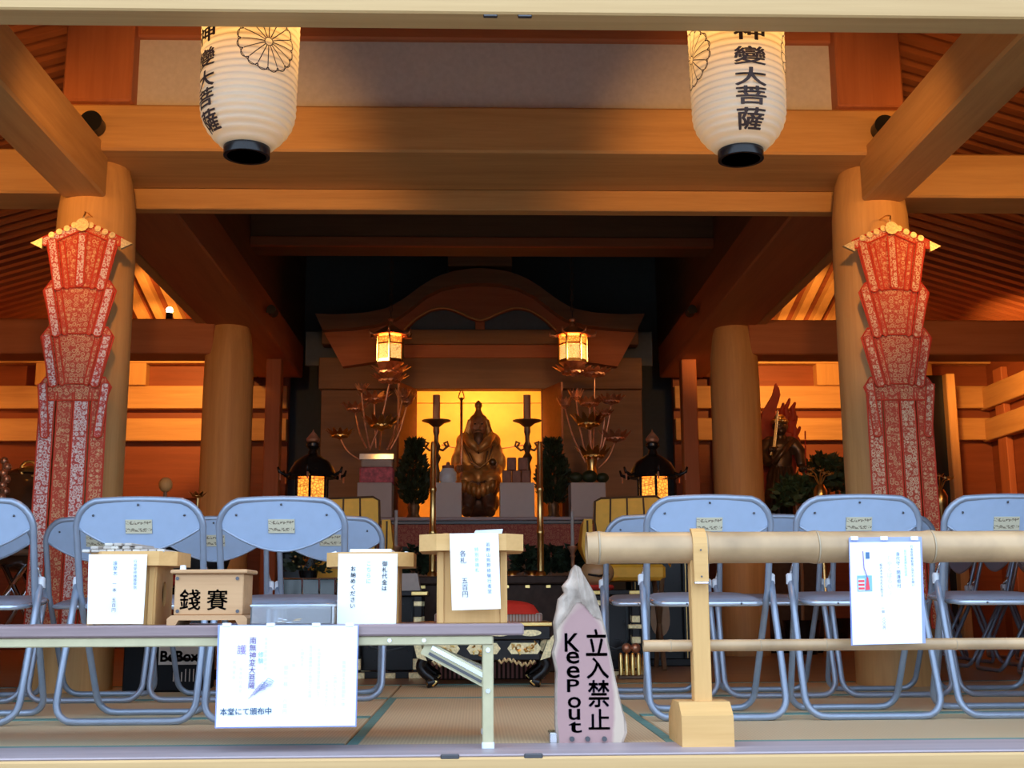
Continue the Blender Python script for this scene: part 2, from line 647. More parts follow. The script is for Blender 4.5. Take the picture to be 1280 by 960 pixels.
def fuse(mb, voxel, smooth_it=4):
    """melt overlapping solids into one continuous skin"""
    me = mb.mesh('skin', None)
    o = bpy.data.objects.new('skin', me)
    COL.objects.link(o)
    r = o.modifiers.new('r', 'REMESH')
    r.mode = 'VOXEL'
    r.voxel_size = voxel
    sm = o.modifiers.new('s', 'SMOOTH')
    sm.iterations = smooth_it
    sm.factor = 0.5
    dg = bpy.context.evaluated_depsgraph_get()
    me2 = bpy.data.meshes.new_from_object(o.evaluated_get(dg))
    out = MB()
    out.v = [tuple(v.co) for v in me2.vertices]
    out.f = [tuple(f.vertices) for f in me2.polygons]
    bpy.data.objects.remove(o)
    bpy.data.meshes.remove(me)
    bpy.data.meshes.remove(me2)
    return out
# ================================================================== the hall
AY, BY, CX_ = 6.2, 9.7, 2.08                 # rows of round columns, distance of the columns from the middle line
# outside ground, out of view, darkened to send less bounce light into the hall
struct(MB().box(-30, 30, -25, 3.3, -1.25, -1.15), 'ground', 'gravel_ground', 'dark gravel ground in front of the hall')
# floor
fl = struct(MB().box(-5.4, 5.4, 3.70, 6.42, -0.12, -0.05), 'floor', 'floor_wood', 'wooden floor of the hall')
f2 = struct(MB().box(-5.4, 5.4, 6.42, 13.2, -0.12, 0.0), 'floor_boards', 'floor_wood', 'brown wooden floor of the inner hall')


def mat_tile(x0, x1, y0, y1, along):
    c = Vector(((x0 + x1) / 2, (y0 + y1) / 2, 0))
    e = bpy.data.objects.new('tatami_mat', MB().cbox(x0 + .002 - c.x, x1 - .002 - c.x, y0 + .002 - c.y, y1 - .002 - c.y, -0.05, 0, .004).mesh('tatami_mat', 'tatami'))
    COL.objects.link(e)
    e.parent = fl
    e.location = c - WM(fl).translation
    hb = 0.032
    hx, hy = (x1 - x0) / 2 - .002, (y1 - y0) / 2 - .002
    for s in (-1, 1):
        if along == 'Y':
            mb = MB().box(s * hx - (hb if s > 0 else 0), s * hx + (hb if s < 0 else 0), -hy, hy, 0.0, 0.0025)
        else:
            mb = MB().box(-hx, hx, s * hy - (hb if s > 0 else 0), s * hy + (hb if s < 0 else 0), 0.0, 0.0025)
        mb.build('cloth_border', 'heri_green', e)


mat_tile(-0.445, 0.545, 3.70, 5.50, 'Y')
mat_tile(-0.445, 0.545, 5.50, 6.42, 'X')
for y in (3.70, 4.607, 5.514):
    for x in (-5.85, -4.05, -2.25):
        mat_tile(max(x, -5.4), x + 1.80, y, y + 0.905, 'X')
    for x in (0.55, 2.35, 4.15):
        mat_tile(x, min(x + 1.80, 5.4), y, y + 0.905, 'X')
# sill in front
sl = struct(MB().cbox(-5.4, 5.4, 3.43, 3.70, -0.22, -0.004, .006), 'sill', 'sill_cream', 'pale wooden sill beam along the front edge')
struct(MB().cbox(-5.4, 5.4, 3.436, 3.699, -0.004, 0.003, .003), 'top_layer', 'sill_grey', parent=sl)  # separate thin plate, greyer than the sill beam
for px in (562, 668):
    a = FL(px, 947)
    struct(MB().cbox(a.x - .026, a.x + .026, 3.431, 3.443, -0.010, 0.0045, .003), 'track_stop', 'steel_dark', parent=sl)
# header beam over the opening
hd = struct(MB().cbox(-5.4, 5.4, 3.455, 3.565, 2.213, 2.50, .006), 'header_beam', 'sill_cream', 'pale wooden header beam across the front opening')
for px in (613, 656):
    a = P(px, 11, 3.47)
    struct(MB().cbox(a.x - .022, a.x + .022, 3.462, 3.476, 2.207, 2.216, .002), 'door_stop', 'steel_dark', parent=hd)
struct(MB().box(-5.4, 5.4, 3.47, 3.55, 2.50, 4.3), 'wall_front', 'plaster', 'front wall above the opening')
struct(MB().box(-5.4, -2.9, 3.47, 3.53, 0.0, 2.213), 'wall_front', 'cypress_Z', 'closed wooden front panel beside the opening')
struct(MB().box(2.45, 5.4, 3.47, 3.53, 0.0, 2.213), 'wall_front', 'cypress_Z', 'unseen wooden front panel added beyond the bamboo rail')  # added panel out of view, meant to shade the end chairs
# side walls and back walls
WX = 5.2
for s in (-1, 1):
    wl = struct(MB().box(s * WX, s * (WX + .1), 3.5, 13.0, -0.1, 4.3), 'wall_left' if s < 0 else 'wall_right', 'board_red_Y', 'board side wall of the aisle')
    for z0, z1 in ((2.005, 2.225), (2.33, 2.555)):
        struct(MB().cbox(min(s * WX, s * (WX - .1)), max(s * WX, s * (WX - .1)), 6.4, 11.98, z0, z1, .008), 'rail', 'cypress_Y', parent=wl)
    for y in (8.0, 11.5):
        struct(MB().cbox(min(s * WX, s * (WX - .07)), max(s * WX, s * (WX - .07)), y, y + .2, 0, 2.7, .008), 'post', 'rafter_wood_Z', parent=wl)
    # back wall of the aisle: recessed boards behind proud rails
    a0, a1 = sorted((s * 1.95, s * WX))
    wb = struct(MB().box(a0, a1, 12.0, 12.1, -0.1, 4.3), 'wall_back', 'board_red', 'back wall of the aisle with lit rails')
    for z0, z1, d in ((2.02, 2.245, .10), (2.345, 2.575, .10), (2.80, 2.86, .13), (1.45, 1.60, .03), (1.0, 1.3, .03)):
        struct(MB().cbox(a0, a1, 12.0 - d, 12.0, z0, z1, .006), 'rail', 'cypress_X' if z0 > 1.9 else 'board_red', parent=wb)
    for px in ((168, 60) if s < 0 else (1035, 1150)):
        x = PX(px, 480, 11.9)
        struct(MB().cbox(x - .12, x + .12, 11.86, 12.0, 2.575, 2.80, .006), 'post', 'cypress_Z', parent=wb)
    struct(MB().cbox(s * 2.42 - .1, s * 2.42 + .1, 11.88, 12.0, 0, 2.8, .01), 'post', 'rafter_wood_Z', parent=wb)
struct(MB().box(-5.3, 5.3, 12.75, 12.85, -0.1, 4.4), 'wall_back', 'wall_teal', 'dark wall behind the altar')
# black panel painting the dark of an open doorway, with jambs, right aisle
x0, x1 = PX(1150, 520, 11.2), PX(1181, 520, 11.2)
dr = struct(MB().box(x0, x1, 11.2, 11.24, 0, 2.55), 'door_1', 'black', 'black panel standing for the dark of an open doorway behind the pillar')
struct(MB().cbox(x1, x1 + .085, 11.1, 11.3, 0, 2.55, .008), 'jamb', 'cypress_Z', parent=dr)
struct(MB().cbox(x0 - .085, x0, 11.1, 11.3, 0, 2.55, .008), 'jamb', 'cypress_Z', parent=dr)
# columns
for row, y, zt in (('front', AY, 2.714), ('inner', BY, 2.66)):
    for s in (-1, 1):
        r = 0.205 if row == 'front' else 0.20
        mb = MB().lathe([(r + .0, 0), (r, zt - .5), (r - .006, zt - .25), (r - .03, zt - .06), (r - .05, zt)], 48, (s * CX_, y, 0))
        lab = {('front', -1): 'round cypress pillar with red brocade hanging, behind the offering table', ('front', 1): 'round cypress pillar with red brocade hanging, behind the bamboo rail',
               ('inner', -1): 'round inner pillar on the aisle side away from the flame statue', ('inner', 1): 'round inner pillar beside the flame-backed statue'}[(row, s)]
        struct(mb, 'column', 'cypress_Z', lab, smooth=True)
# beam carried by the front columns, plaster panel and posts above it
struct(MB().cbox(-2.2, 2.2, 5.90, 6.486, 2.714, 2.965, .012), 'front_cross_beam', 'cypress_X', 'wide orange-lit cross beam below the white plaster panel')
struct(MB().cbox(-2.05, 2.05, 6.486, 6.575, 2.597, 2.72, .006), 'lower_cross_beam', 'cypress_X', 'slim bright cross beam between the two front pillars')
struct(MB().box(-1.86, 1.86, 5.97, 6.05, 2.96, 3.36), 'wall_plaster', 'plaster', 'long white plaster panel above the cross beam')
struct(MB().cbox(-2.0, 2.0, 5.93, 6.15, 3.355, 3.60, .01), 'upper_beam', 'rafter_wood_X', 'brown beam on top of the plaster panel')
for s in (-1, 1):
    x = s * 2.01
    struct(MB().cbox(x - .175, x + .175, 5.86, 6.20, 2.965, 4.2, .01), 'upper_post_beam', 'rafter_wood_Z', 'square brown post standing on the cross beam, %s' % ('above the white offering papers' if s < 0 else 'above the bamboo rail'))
    # tie beams coming forward to the front wall
    a, b_ = sorted((s * 1.985, s * 2.215))
    mb = MB().cbox(a, b_, 3.56, 6.03, 2.502, 2.775, .012)
    struct(mb, 'tie_beam', 'cypress_Y', 'beam running forward from the %s pillar to the front wall' % ('offering-table side' if s < 0 else 'bamboo-rail side'))
    # outward beams of the front row and the inner row
    a, b_ = sorted((s * 2.18, s * WX))
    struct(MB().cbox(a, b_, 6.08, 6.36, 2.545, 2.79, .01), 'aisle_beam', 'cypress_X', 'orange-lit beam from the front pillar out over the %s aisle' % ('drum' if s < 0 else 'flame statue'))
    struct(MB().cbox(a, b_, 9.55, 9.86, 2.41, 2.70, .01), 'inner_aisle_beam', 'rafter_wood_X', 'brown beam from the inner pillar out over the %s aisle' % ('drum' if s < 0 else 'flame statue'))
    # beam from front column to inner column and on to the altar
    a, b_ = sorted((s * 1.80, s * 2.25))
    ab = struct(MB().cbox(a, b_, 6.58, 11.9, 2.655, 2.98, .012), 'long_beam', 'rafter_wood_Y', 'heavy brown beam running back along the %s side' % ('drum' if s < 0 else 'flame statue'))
    struct(MB().cbox(min(s * 2.25, s * 2.33), max(s * 2.25, s * 2.33), 6.58, 11.9, 2.66, 2.76, .006), 'edge_moulding', 'cypress_Y', parent=ab)
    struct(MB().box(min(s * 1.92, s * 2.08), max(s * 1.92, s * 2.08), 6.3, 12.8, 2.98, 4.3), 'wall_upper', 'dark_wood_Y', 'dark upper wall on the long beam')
    a, b_ = sorted((s * 1.86, s * 2.0))
    struct(MB().cbox(a, b_, 10.95, 11.1, 0, 2.66, .008), 'inner_column', 'rafter_wood_Z', 'square reddish post at the altar, %s' % ('near the drum' if s < 0 else 'near the flame statue'))
    # black spotlight fixed to the cross beam
    c = P(118 if s < 0 else 1102, 157 if s < 0 else 162, 5.86)
    sp_ = thing('spotlight', 'black round spotlight on the cross beam above the %s' % ('offering papers' if s < 0 else 'bamboo rail'), 'spotlight', c, group='black beam spotlights')
    MB().lathe([(.052, -.06), (.052, .02), (.046, .024), (.046, .0), (.0, .0)], 24, (0, 0, 0), 'Y').build('housing', 'black', sp_, smooth=True)
    MB().lathe([(.052, -.062), (.056, -.062), (.056, -.05), (.052, -.05)], 24, (0, 0, 0), 'Y').build('rim', 'black', sp_, smooth=True)
    MB().box(-.012, .012, .02, .05, -.02, .02).build('bracket', 'steel_dark', sp_)
# inner beam over the altar room
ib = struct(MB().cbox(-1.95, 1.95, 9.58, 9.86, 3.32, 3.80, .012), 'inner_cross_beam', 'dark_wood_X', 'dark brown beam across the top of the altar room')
struct(MB().cbox(-1.92, 1.92, 9.55, 9.60, 3.318, 3.40, .006), 'lower_moulding', 'rafter_wood_X', parent=ib)
# ceilings
struct(MB().box(-2.2, 2.2, 3.5, 6.0, 3.62, 3.70), 'ceiling', 'rafter_wood_X', 'board ceiling of the front bay')
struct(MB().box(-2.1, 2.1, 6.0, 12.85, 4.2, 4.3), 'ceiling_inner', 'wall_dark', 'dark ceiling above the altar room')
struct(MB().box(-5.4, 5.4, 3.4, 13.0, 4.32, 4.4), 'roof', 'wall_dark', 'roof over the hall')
SL = 0.30


def zside(x):
    return 3.98 - SL * (abs(x) - 1.95)


for s in (-1, 1):
    xa, xb = s * 1.95, s * (WX + .05)
    pl = MB().prism([(xa, zside(xa) + .03), (xb, zside(xb) + .03), (xb, zside(xb) + .07), (xa, zside(xa) + .07)], 3.5, 12.02)
    ce = struct(pl, 'ceiling_slope', 'board_red', 'sloping board ceiling with close rafters over the %s aisle' % ('drum' if s < 0 else 'flame statue'))
    rm = None
    y = 3.75
    while y < 11.9:
        if rm is None:
            mb = MB().prism([(xa, zside(xa) - .05), (xb, zside(xb) - .05), (xb, zside(xb) + .03), (xa, zside(xa) + .03)], -.035, .035)
            rm = mb.mesh('rafter', 'rafter_wood_X')
        r_ = bpy.data.objects.new('rafter', rm)
        COL.objects.link(r_)
        r_.parent = ce
        r_.location = Vector((0, y, 0)) - WM(ce).translation
        y += .155
    # the slope at the back, with rafters running towards the back wall
    def zb(y):
        return 3.56 - 0.29 * (y - 9.7)
    a, b_ = sorted((s * 2.08, s * 3.42))
    pb = MB().prism([(9.7, zb(9.7) + .03), (12.05, zb(12.05) + .03), (12.05, zb(12.05) + .07), (9.7, zb(9.7) + .07)], a, b_, 'X')
    cb = struct(pb, 'ceiling_back_slope', 'board_red', 'lit back slope of the %s aisle ceiling' % ('drum' if s < 0 else 'flame statue'))
    rm = MB().prism([(9.72, zb(9.72) - .05), (12.0, zb(12.0) - .05), (12.0, zb(12.0) + .03), (9.72, zb(9.72) + .03)], -.04, .04, 'X').mesh('rafter', 'cypress_Y')
    x = 2.2
    while x < 3.4:
        r_ = bpy.data.objects.new('rafter', rm)
        COL.objects.link(r_)
        r_.parent = cb
        r_.location = Vector((s * x, 0, 0)) - WM(cb).translation
        x += .17
    # small lamp on the inner aisle beam (bulb on a bracket)
    q = Vector((s * 2.62, 10.02, 2.60)) if s > 0 else P(212, 388, 10.02)
    sp_ = thing('beam_lamp', 'small bare lamp on the brown inner beam, %s aisle' % ('drum' if s < 0 else 'flame statue'), 'lamp', q, group='small lamps on the inner beams')
    MB().ball((0, 0, 0), .030).build('bulb', 'bulb_glow', sp_, smooth='all')
    MB().lathe([(.03, -.10), (.03, -.03), (.024, -.02)], 16).build('socket', 'steel_dark', sp_, smooth=True)
    lamp('SPOT', q + Vector((0.0, .02, .05)), 60, WARM, .03, aim=(q.x, 11.2, 3.2), cone=120, blend=.6, parent=sp_)
    lamp('SPOT', q + Vector((0.0, .06, .02)), 190, WARM, .03, aim=(q.x + s * .7, 12.0, 2.50), cone=62, blend=.5, parent=sp_)
    # second lamp further out, added and hidden to light the side wall
    q = Vector((s * 3.95, 10.02, 2.55))
    sp_ = thing('beam_lamp', 'small added lamp hidden behind the inner beam, %s aisle' % ('drum' if s < 0 else 'flame statue'), 'lamp', q, group='small lamps on the inner beams')
    MB().ball((0, 0, 0), .030).build('bulb', 'bulb_glow', sp_, smooth='all')
    MB().lathe([(.03, -.10), (.03, -.03), (.024, -.02)], 16).build('socket', 'steel_dark', sp_, smooth=True)
    lamp('SPOT', q + Vector((s * .05, 0, -.02)), 150, WARM, .03, aim=(s * 5.15, 10.6, 2.3), cone=100, blend=.6, parent=sp_)
    # black spotlight on the inner face of the long beam, turned to the altar
    d_ = ray(333 if s < 0 else 871, 389)
    c = CAM + d_ * ((s * 1.79 - CAM.x) / d_.x)
    sp_ = thing('beam_spotlight', 'small black spotlight on the side of the long beam, %s side' % ('drum' if s < 0 else 'flame statue'), 'spotlight', c, group='altar spotlights on the long beams')
    MB().lathe([(.038, -.07), (.040, .06), (.034, .065), (.034, .05), (.0, .05)], 18, (-s * .05, 0, 0), 'Y').build('housing', 'black', sp_, smooth=True)
    MB().box(-.05 if s > 0 else 0, 0 if s > 0 else .05, -.012, .012, -.012, .012).build('arm', 'black', sp_)
    lamp('SPOT', c + Vector((-s * .05, .10, -.01)), 45, AMBER, .04, aim=(0, 11.0, 1.75), cone=48, blend=.7, parent=sp_)
    # strip lamp on the front aisle beam, behind the tie beam
    q = P(8 if s < 0 else 1196, 199 if s < 0 else 203, 6.30)
    st = thing('strip_lamp', 'small glowing strip lamp on the orange beam, %s aisle' % ('drum' if s < 0 else 'flame statue'), 'lamp', (q.x, q.y, 2.79), group='strip lamps on the front beams')
    MB().cbox(-.05, .05, -.03, .03, 0.0, .02, .004).build('holder', 'steel_dark', st)
    MB().cbox(-.06, .06, -.02, .02, .02, .05, .008).build('tube', 'bulb_glow', st)
    lamp('POINT', (q.x, q.y - .05, 2.88), 2.5, WARM, .04, parent=st)
    # unseen ceiling spotlights of the front bay and aisle front; mats pair added as fill
    for nm, pos, aim_, pw, cone in (('behind the header beam', (s * 1.30, 3.70, 2.42), (s * 1.60, 6.2, 2.55), 165, 58), ('before the aisle', (s * 2.95, 3.70, 2.42), (s * 2.85, 6.2, 2.50), 165, 55), ('as an added fill over the mats', (s * 0.85, 4.55, 3.50), (s * 0.95, 4.75, 0), 40, 88)):
        cs = thing('ceiling_spotlight', 'black spotlight hung %s, %s side' % (nm, 'drum' if s < 0 else 'flame statue'), 'spotlight', pos, group='ceiling spotlights')
        MB().lathe([(.05, 0), (.05, .12), (.02, .13)], 16).build('housing', 'black', cs, smooth=True)
        MB().lathe([(.0, .004), (.042, .004), (.042, .01), (.0, .01)], 16).build('lens', 'bulb_glow', cs)
        MB().tube([(0, 0, .12), (0, 0, 3.64 - pos[2])], .01, 6).build('stem', 'black', cs)
        lamp('SPOT', (pos[0], pos[1], pos[2] - .03), pw, WARM, .05, aim=aim_, cone=cone, blend=.7, parent=cs)
# ================================================================== folding chairs
def chair_proto():
    root = thing('folding_chair', None, 'chair')
    # back tube: one bent tube from the front feet over the top of the backrest; its plane leans back
    def bp(u, z):                                   # point on the leaning plane
        t = z / 0.80
        return (u, 0.20 - 0.43 * t if z < 0.46 else 0.20 - 0.43 * 0.575 - (z - 0.46) * 0.30, z)
    half = [(0.0, .012), (.13, .012)] + arc(.145, .075, .063, -90, 0, 6)[1:] + [(.216, .25), (.226, .46), (.228, .60), (.230, .70)]
    half += [(.230 - .10 + .10 * math.cos(math.radians(a)), .690 + .10 * math.sin(math.radians(a))) for a in (15, 30, 45, 60, 75)] + [(.125, .7885), (0.06, .7915), (0.0, .7925)]
    pts = [bp(u, z) for u, z in half] + [bp(-u, z) for u, z in reversed(half[1:-1])]
    MB().tube(pts, .0125, 10, closed=True).build('back_frame', 'chair_tube', root, smooth='all')
    # backrest sheet hung inside the top bend
    top = [(x, .7835 - .0 * x) for x in (-.12, -.06, 0, .06, .12)]
    n = 16
    vs, fs = [], []
    for i in range(n + 1):
        u = -.218 + .436 * i / n
        a = abs(u) / .218
        zt = .7865 if abs(u) < .13 else .69 + math.sqrt(max(0, .0965 ** 2 - (abs(u) - .13) ** 2))
        zb_ = .605 + .083 * a ** 1.8
        for k in range(5):
            z = zb_ + (zt - zb_) * k / 4
            p = bp(u, z)
            bow = .018 * (1 - a * a)
            vs.append((p[0], p[1] - bow * 0.4 - .004, p[2]))
    for i in range(n):
        for k in range(4):
            a = i * 5 + k
            fs.append((a, a + 5, a + 6, a + 1))
    mb = MB().add(vs, fs)
    N = len(vs)
    mb.add([(x, y + .006, z) for x, y, z in vs], [tuple(reversed(f)) for f in fs])
    br = mb.build('backrest', 'chair_panel', root, smooth='all', fix=False)
    low = [vs[i * 5] for i in range(n + 1)]
    MB().tube([(x, y + .002, z) for x, y, z in low], .0052, 6).build('rolled_edge', 'chair_tube', br, smooth='all')
    pz = .70
    p = bp(0, pz)
    pb_ = MB()
    for sgn in (0, 1):
        pass
    pb_.box(-.048, .048, p[1] - .0145, p[1] - .0115, pz - .027, pz + .024)
    pb_.xf(Matrix.Translation((0, p[1], pz)) @ Matrix.Rotation(math.radians(16.7), 4, 'X') @ Matrix.Translation((0, -p[1], -pz)))
    pb_.build('name_sticker', 'name_sticker', br)
    for u, z in ((0, .772), (-.165, .735), (.165, .735)):
        q = bp(u, z)
        MB().ball((q[0], q[1] - .009 - .006 * (1 - abs(u) / .2), q[2]), .0045, 8, 6).build('rivet', 'steel_dark', br, smooth='all')
    # rear leg frame
    def rp(u, z):
        t = z / .52
        return (u, -.20 + .17 * t, z)
    half = [(0.0, .012), (.165, .012)] + arc(.176, .08, .068, -90, 0, 6)[1:] + [(.244, .20), (.2415, .36), (.241, .50)]
    pts = [rp(-u, z) for u, z in reversed(half[1:])] + [rp(u, z) for u, z in half]
    MB().tube(pts, .0125, 10).build('rear_leg_frame', 'chair_tube', root, smooth='all')
    for s in (-1, 1):
        q = rp(s * .241, .50)
        h = MB().lathe([(.016, -.022), (.016, .012), (.010, .018)], 12, q).build('hinge_cap', 'cap_white', root, smooth=True)
        MB().tube([(s * .241, q[1], q[2] + .012), (s * .231, q[1] - .032, q[2] + .062)], .0055, 8).build('link', 'chrome', h, smooth='all')
        MB().cbox(min(s * .226, s * .252), max(s * .226, s * .252), q[1] - .012, q[1] + .012, q[2] - .028, q[2] - .008, .003).build('lug', 'chair_rim', h)
    # seat: rim tube and pad, front a little higher
    def sp(u, v, dz=0):
        return (u, v, .412 + .075 * (v + .10) + dz)
    outline = [(-.19, -.09), (-.155, -.112), (.155, -.112), (.19, -.09), (.198, .12), (.175, .235), (.11, .27), (-.11, .27), (-.175, .235), (-.198, .12)]
    ol = []
    for i, a in enumerate(outline):
        b2 = outline[(i + 1) % len(outline)]
        ol += [(a[0] * .75 + b2[0] * .25, a[1] * .75 + b2[1] * .25), (a[0] * .25 + b2[0] * .75, a[1] * .25 + b2[1] * .75)]
    rim = MB().tube([sp(u, v, -.004) for u, v in ol], .0105, 8, closed=True)
    rim.build('seat_rim', 'chair_rim', root, smooth='all')
    mb = MB()
    k = len(ol)
    rings = [(1.0, -.008), (1.0, .006), (.93, .014), (.6, .017)]
    vs = [sp(u * f_, (v - .08) * f_ + .08, dz) for f_, dz in rings for u, v in ol]
    fs = [(r_ * k + i, r_ * k + (i + 1) % k, (r_ + 1) * k + (i + 1) % k, (r_ + 1) * k + i) for r_ in range(3) for i in range(k)]
    fs += [tuple(range(3 * k, 4 * k)), tuple(reversed(range(k)))]
    mb.add(vs, fs).build('seat', 'chair_seat', root, smooth=True)
    for u in (-.09, .11):
        q = sp(u, -.112, -.004)
        MB().ball((q[0], q[1] - .010, q[2]), .004, 8, 6).build('rivet', 'steel_dark', root, smooth='all')
    return root


proto = chair_proto()
FRONT_Y, BACK_Y = 4.57, 5.56
chairs = []
# (pixel of the backrest centre, origin depth, label, group)
spots = [
    (-47, FRONT_Y, 'front-row grey folding chair cut off by the picture edge behind the offering table'),
    (173, FRONT_Y, 'front-row grey folding chair behind the paper-draped stand beside the coin box'),
    (345, FRONT_Y, 'front-row grey folding chair behind the coin box and clear tray'),
    (889, FRONT_Y, 'front-row grey folding chair behind the bamboo rail post'),
    (1077, FRONT_Y, 'front-row grey folding chair behind the paper notice on the bamboo rail'),
    (1263, FRONT_Y, 'front-row grey folding chair at the far end of the bamboo rail'),
    (-22, BACK_Y, 'back-row grey folding chair half hidden by the cut-off front chair'),
    (120, BACK_Y, 'back-row grey folding chair in front of the white and red brocade tails'),
    (264, BACK_Y, 'back-row grey folding chair in front of the large black bowl gong'),
    (404, BACK_Y, 'back-row grey folding chair beside the second paper-draped stand'),
    (827, BACK_Y, 'back-row grey folding chair beside the wooden keep out sign'),
    (965, BACK_Y, 'back-row grey folding chair between two front chairs behind the bamboo rail'),
    (1106, BACK_Y, 'back-row grey folding chair hidden behind the chair with the paper notice'),
    (1247, BACK_Y, 'back-row grey folding chair behind the last chair of the bamboo rail'),
]
cxs = {i: PX(px, 640, y - .19) for i, (px, y, lab) in enumerate(spots)}
for _ in range(60):                              # neighbours stand side by side without touching
    for i in cxs:
        for j in cxs:
            if i < j and spots[i][1] == spots[j][1] and abs(cxs[i] - cxs[j]) < .516:
                e = (.517 - abs(cxs[i] - cxs[j])) / 2 * (1 if cxs[i] > cxs[j] else -1)
                cxs[i] += e
                cxs[j] -= e
for i, (px, y, lab) in enumerate(spots):
    c = proto if i == 0 else copy_tree(proto)
    c.location = (cxs[i], y + (0.0 if px < 640 else -.02), 0)
    c.rotation_euler = (0, 0, math.radians(random.uniform(-.3, .3)))
    tag(c, lab, 'chair', 'grey folding chairs in two rows')
# a file of chairs turned sideways in the far aisle
for i, (x, y) in enumerate(((3.22, 6.75), (3.2, 7.28), (3.22, 7.81), (3.2, 8.34), (3.24, 8.87), (3.95, 8.4), (3.97, 8.93))):
    c = copy_tree(proto)
    c.location = (x, y, 0)
    c.rotation_euler = (0, 0, math.radians(90 + random.uniform(-2, 2)))
    tag(c, ['first', 'second', 'third', 'fourth', 'last'][i] + ' sideways-turned folding chair of the long aisle file, counted from the bamboo rail' if i < 5 else ('nearer' if i == 5 else 'farther') + ' sideways-turned folding chair of the short file by the aisle wall', 'chair', 'sideways folding chairs in the aisle')

# ================================================================== low folding table
TY0, TY1 = 3.55, 4.0
TZ = PZ(781, TY0, 400)
tx0, tx1 = PX(655, 790, TY0) - 2.10, PX(655, 790, TY0)
tb = thing('folding_table', 'long low folding table with brown top and cream metal legs', 'table', ((tx0 + tx1) / 2, (TY0 + TY1) / 2, 0))
MB().cbox(tx0, tx1, TY0, TY1, TZ - .033, TZ, .005).build('table_top', 'table_wood', tb, True)
MB().cbox(tx0 + .06, tx1 - .09, TY0 + .012, TY0 + .03, TZ - .060, TZ - .033, .003).build('apron', 'cream_metal', tb, True)
MB().cbox(tx0 + .06, tx1 - .09, TY1 - .03, TY1 - .012, TZ - .060, TZ - .033, .003).build('apron', 'cream_metal', tb, True)
for s, xl in ((1, PX(610, 880, TY0 + .03)), (-1, tx0 + .12)):
    for y in (TY0 + .03, TY1 - .03):
        lg = MB().cbox(xl - .016, xl + .016, y - .012, y + .012, .016, TZ - .034, .003).build('leg', 'cream_metal', tb, True)
        MB().cbox(xl - .018, xl + .018, y - .014, y + .014, 0.0, .022, .004).build('foot_cap', 'cap_white', lg, True)
        for z in (TZ - .075, TZ - .19):
            MB().lathe([(.007, -.016), (.007, -.013), (.0, -.011)], 10, (xl, y, z), 'Y').build('rivet', 'chrome', lg, True, smooth=True)
        # folding stay
        a = P(528, 812, y)
        x0_, z0_ = (a.x, a.z) if s > 0 else (2 * ((tx0 + tx1) / 2) - a.x - .03, a.z)
        x1_, z1_ = xl, TZ - .175
        d = Vector((x1_ - x0_, 0, z1_ - z0_))
        nrm = Vector((-d.z, 0, d.x)).normalized()
        if nrm.z < 0:
            nrm = -nrm
        for nm, o0, o1, yy, mtl in (('stay', -.012, .030, .0, 'cream_metal'), ('stay_slot', -.004, .004, -.006, 'steel_dark'), ('stay_ridge', .012, .024, -.006, 'chrome')):
            u0 = Vector((x0_, 0, z0_))
            dd = d if nm == 'stay' else d * .8
            st_ = u0 if nm == 'stay' else u0 + d * .1
            q = [st_ + nrm * o0, st_ + dd + nrm * o0, st_ + dd + nrm * o1, st_ + nrm * o1]
            MB().prism([(p.x, p.z) for p in q], y - .003 + yy, y + .003 + yy * .5).build(nm, mtl, tb if nm == 'stay' else lg, True)
    MB().cbox(xl - .012, xl + .012, TY0 + .03, TY1 - .03, .07, .09, .003).build('crossbar', 'cream_metal', tb, True)
a = P(528, 800, TY0)
for px in (487, 530):
    q = P(px, 801, TY0 + .012)
    MB().lathe([(.006, -.004), (.004, 0)], 8, (q.x, TY0 + .011, TZ - .046), 'Y').build('rivet', 'chrome', tb, True)


# ------------------------------------------------------------------ offering stands with papers
def octo(x0, x1, y0, y1, c):
    return [(x0 + c, y0), (x1 - c, y0), (x1, y0 + c), (x1, y1 - c), (x1 - c, y1), (x0 + c, y1), (x0, y1 - c), (x0, y0 + c)]


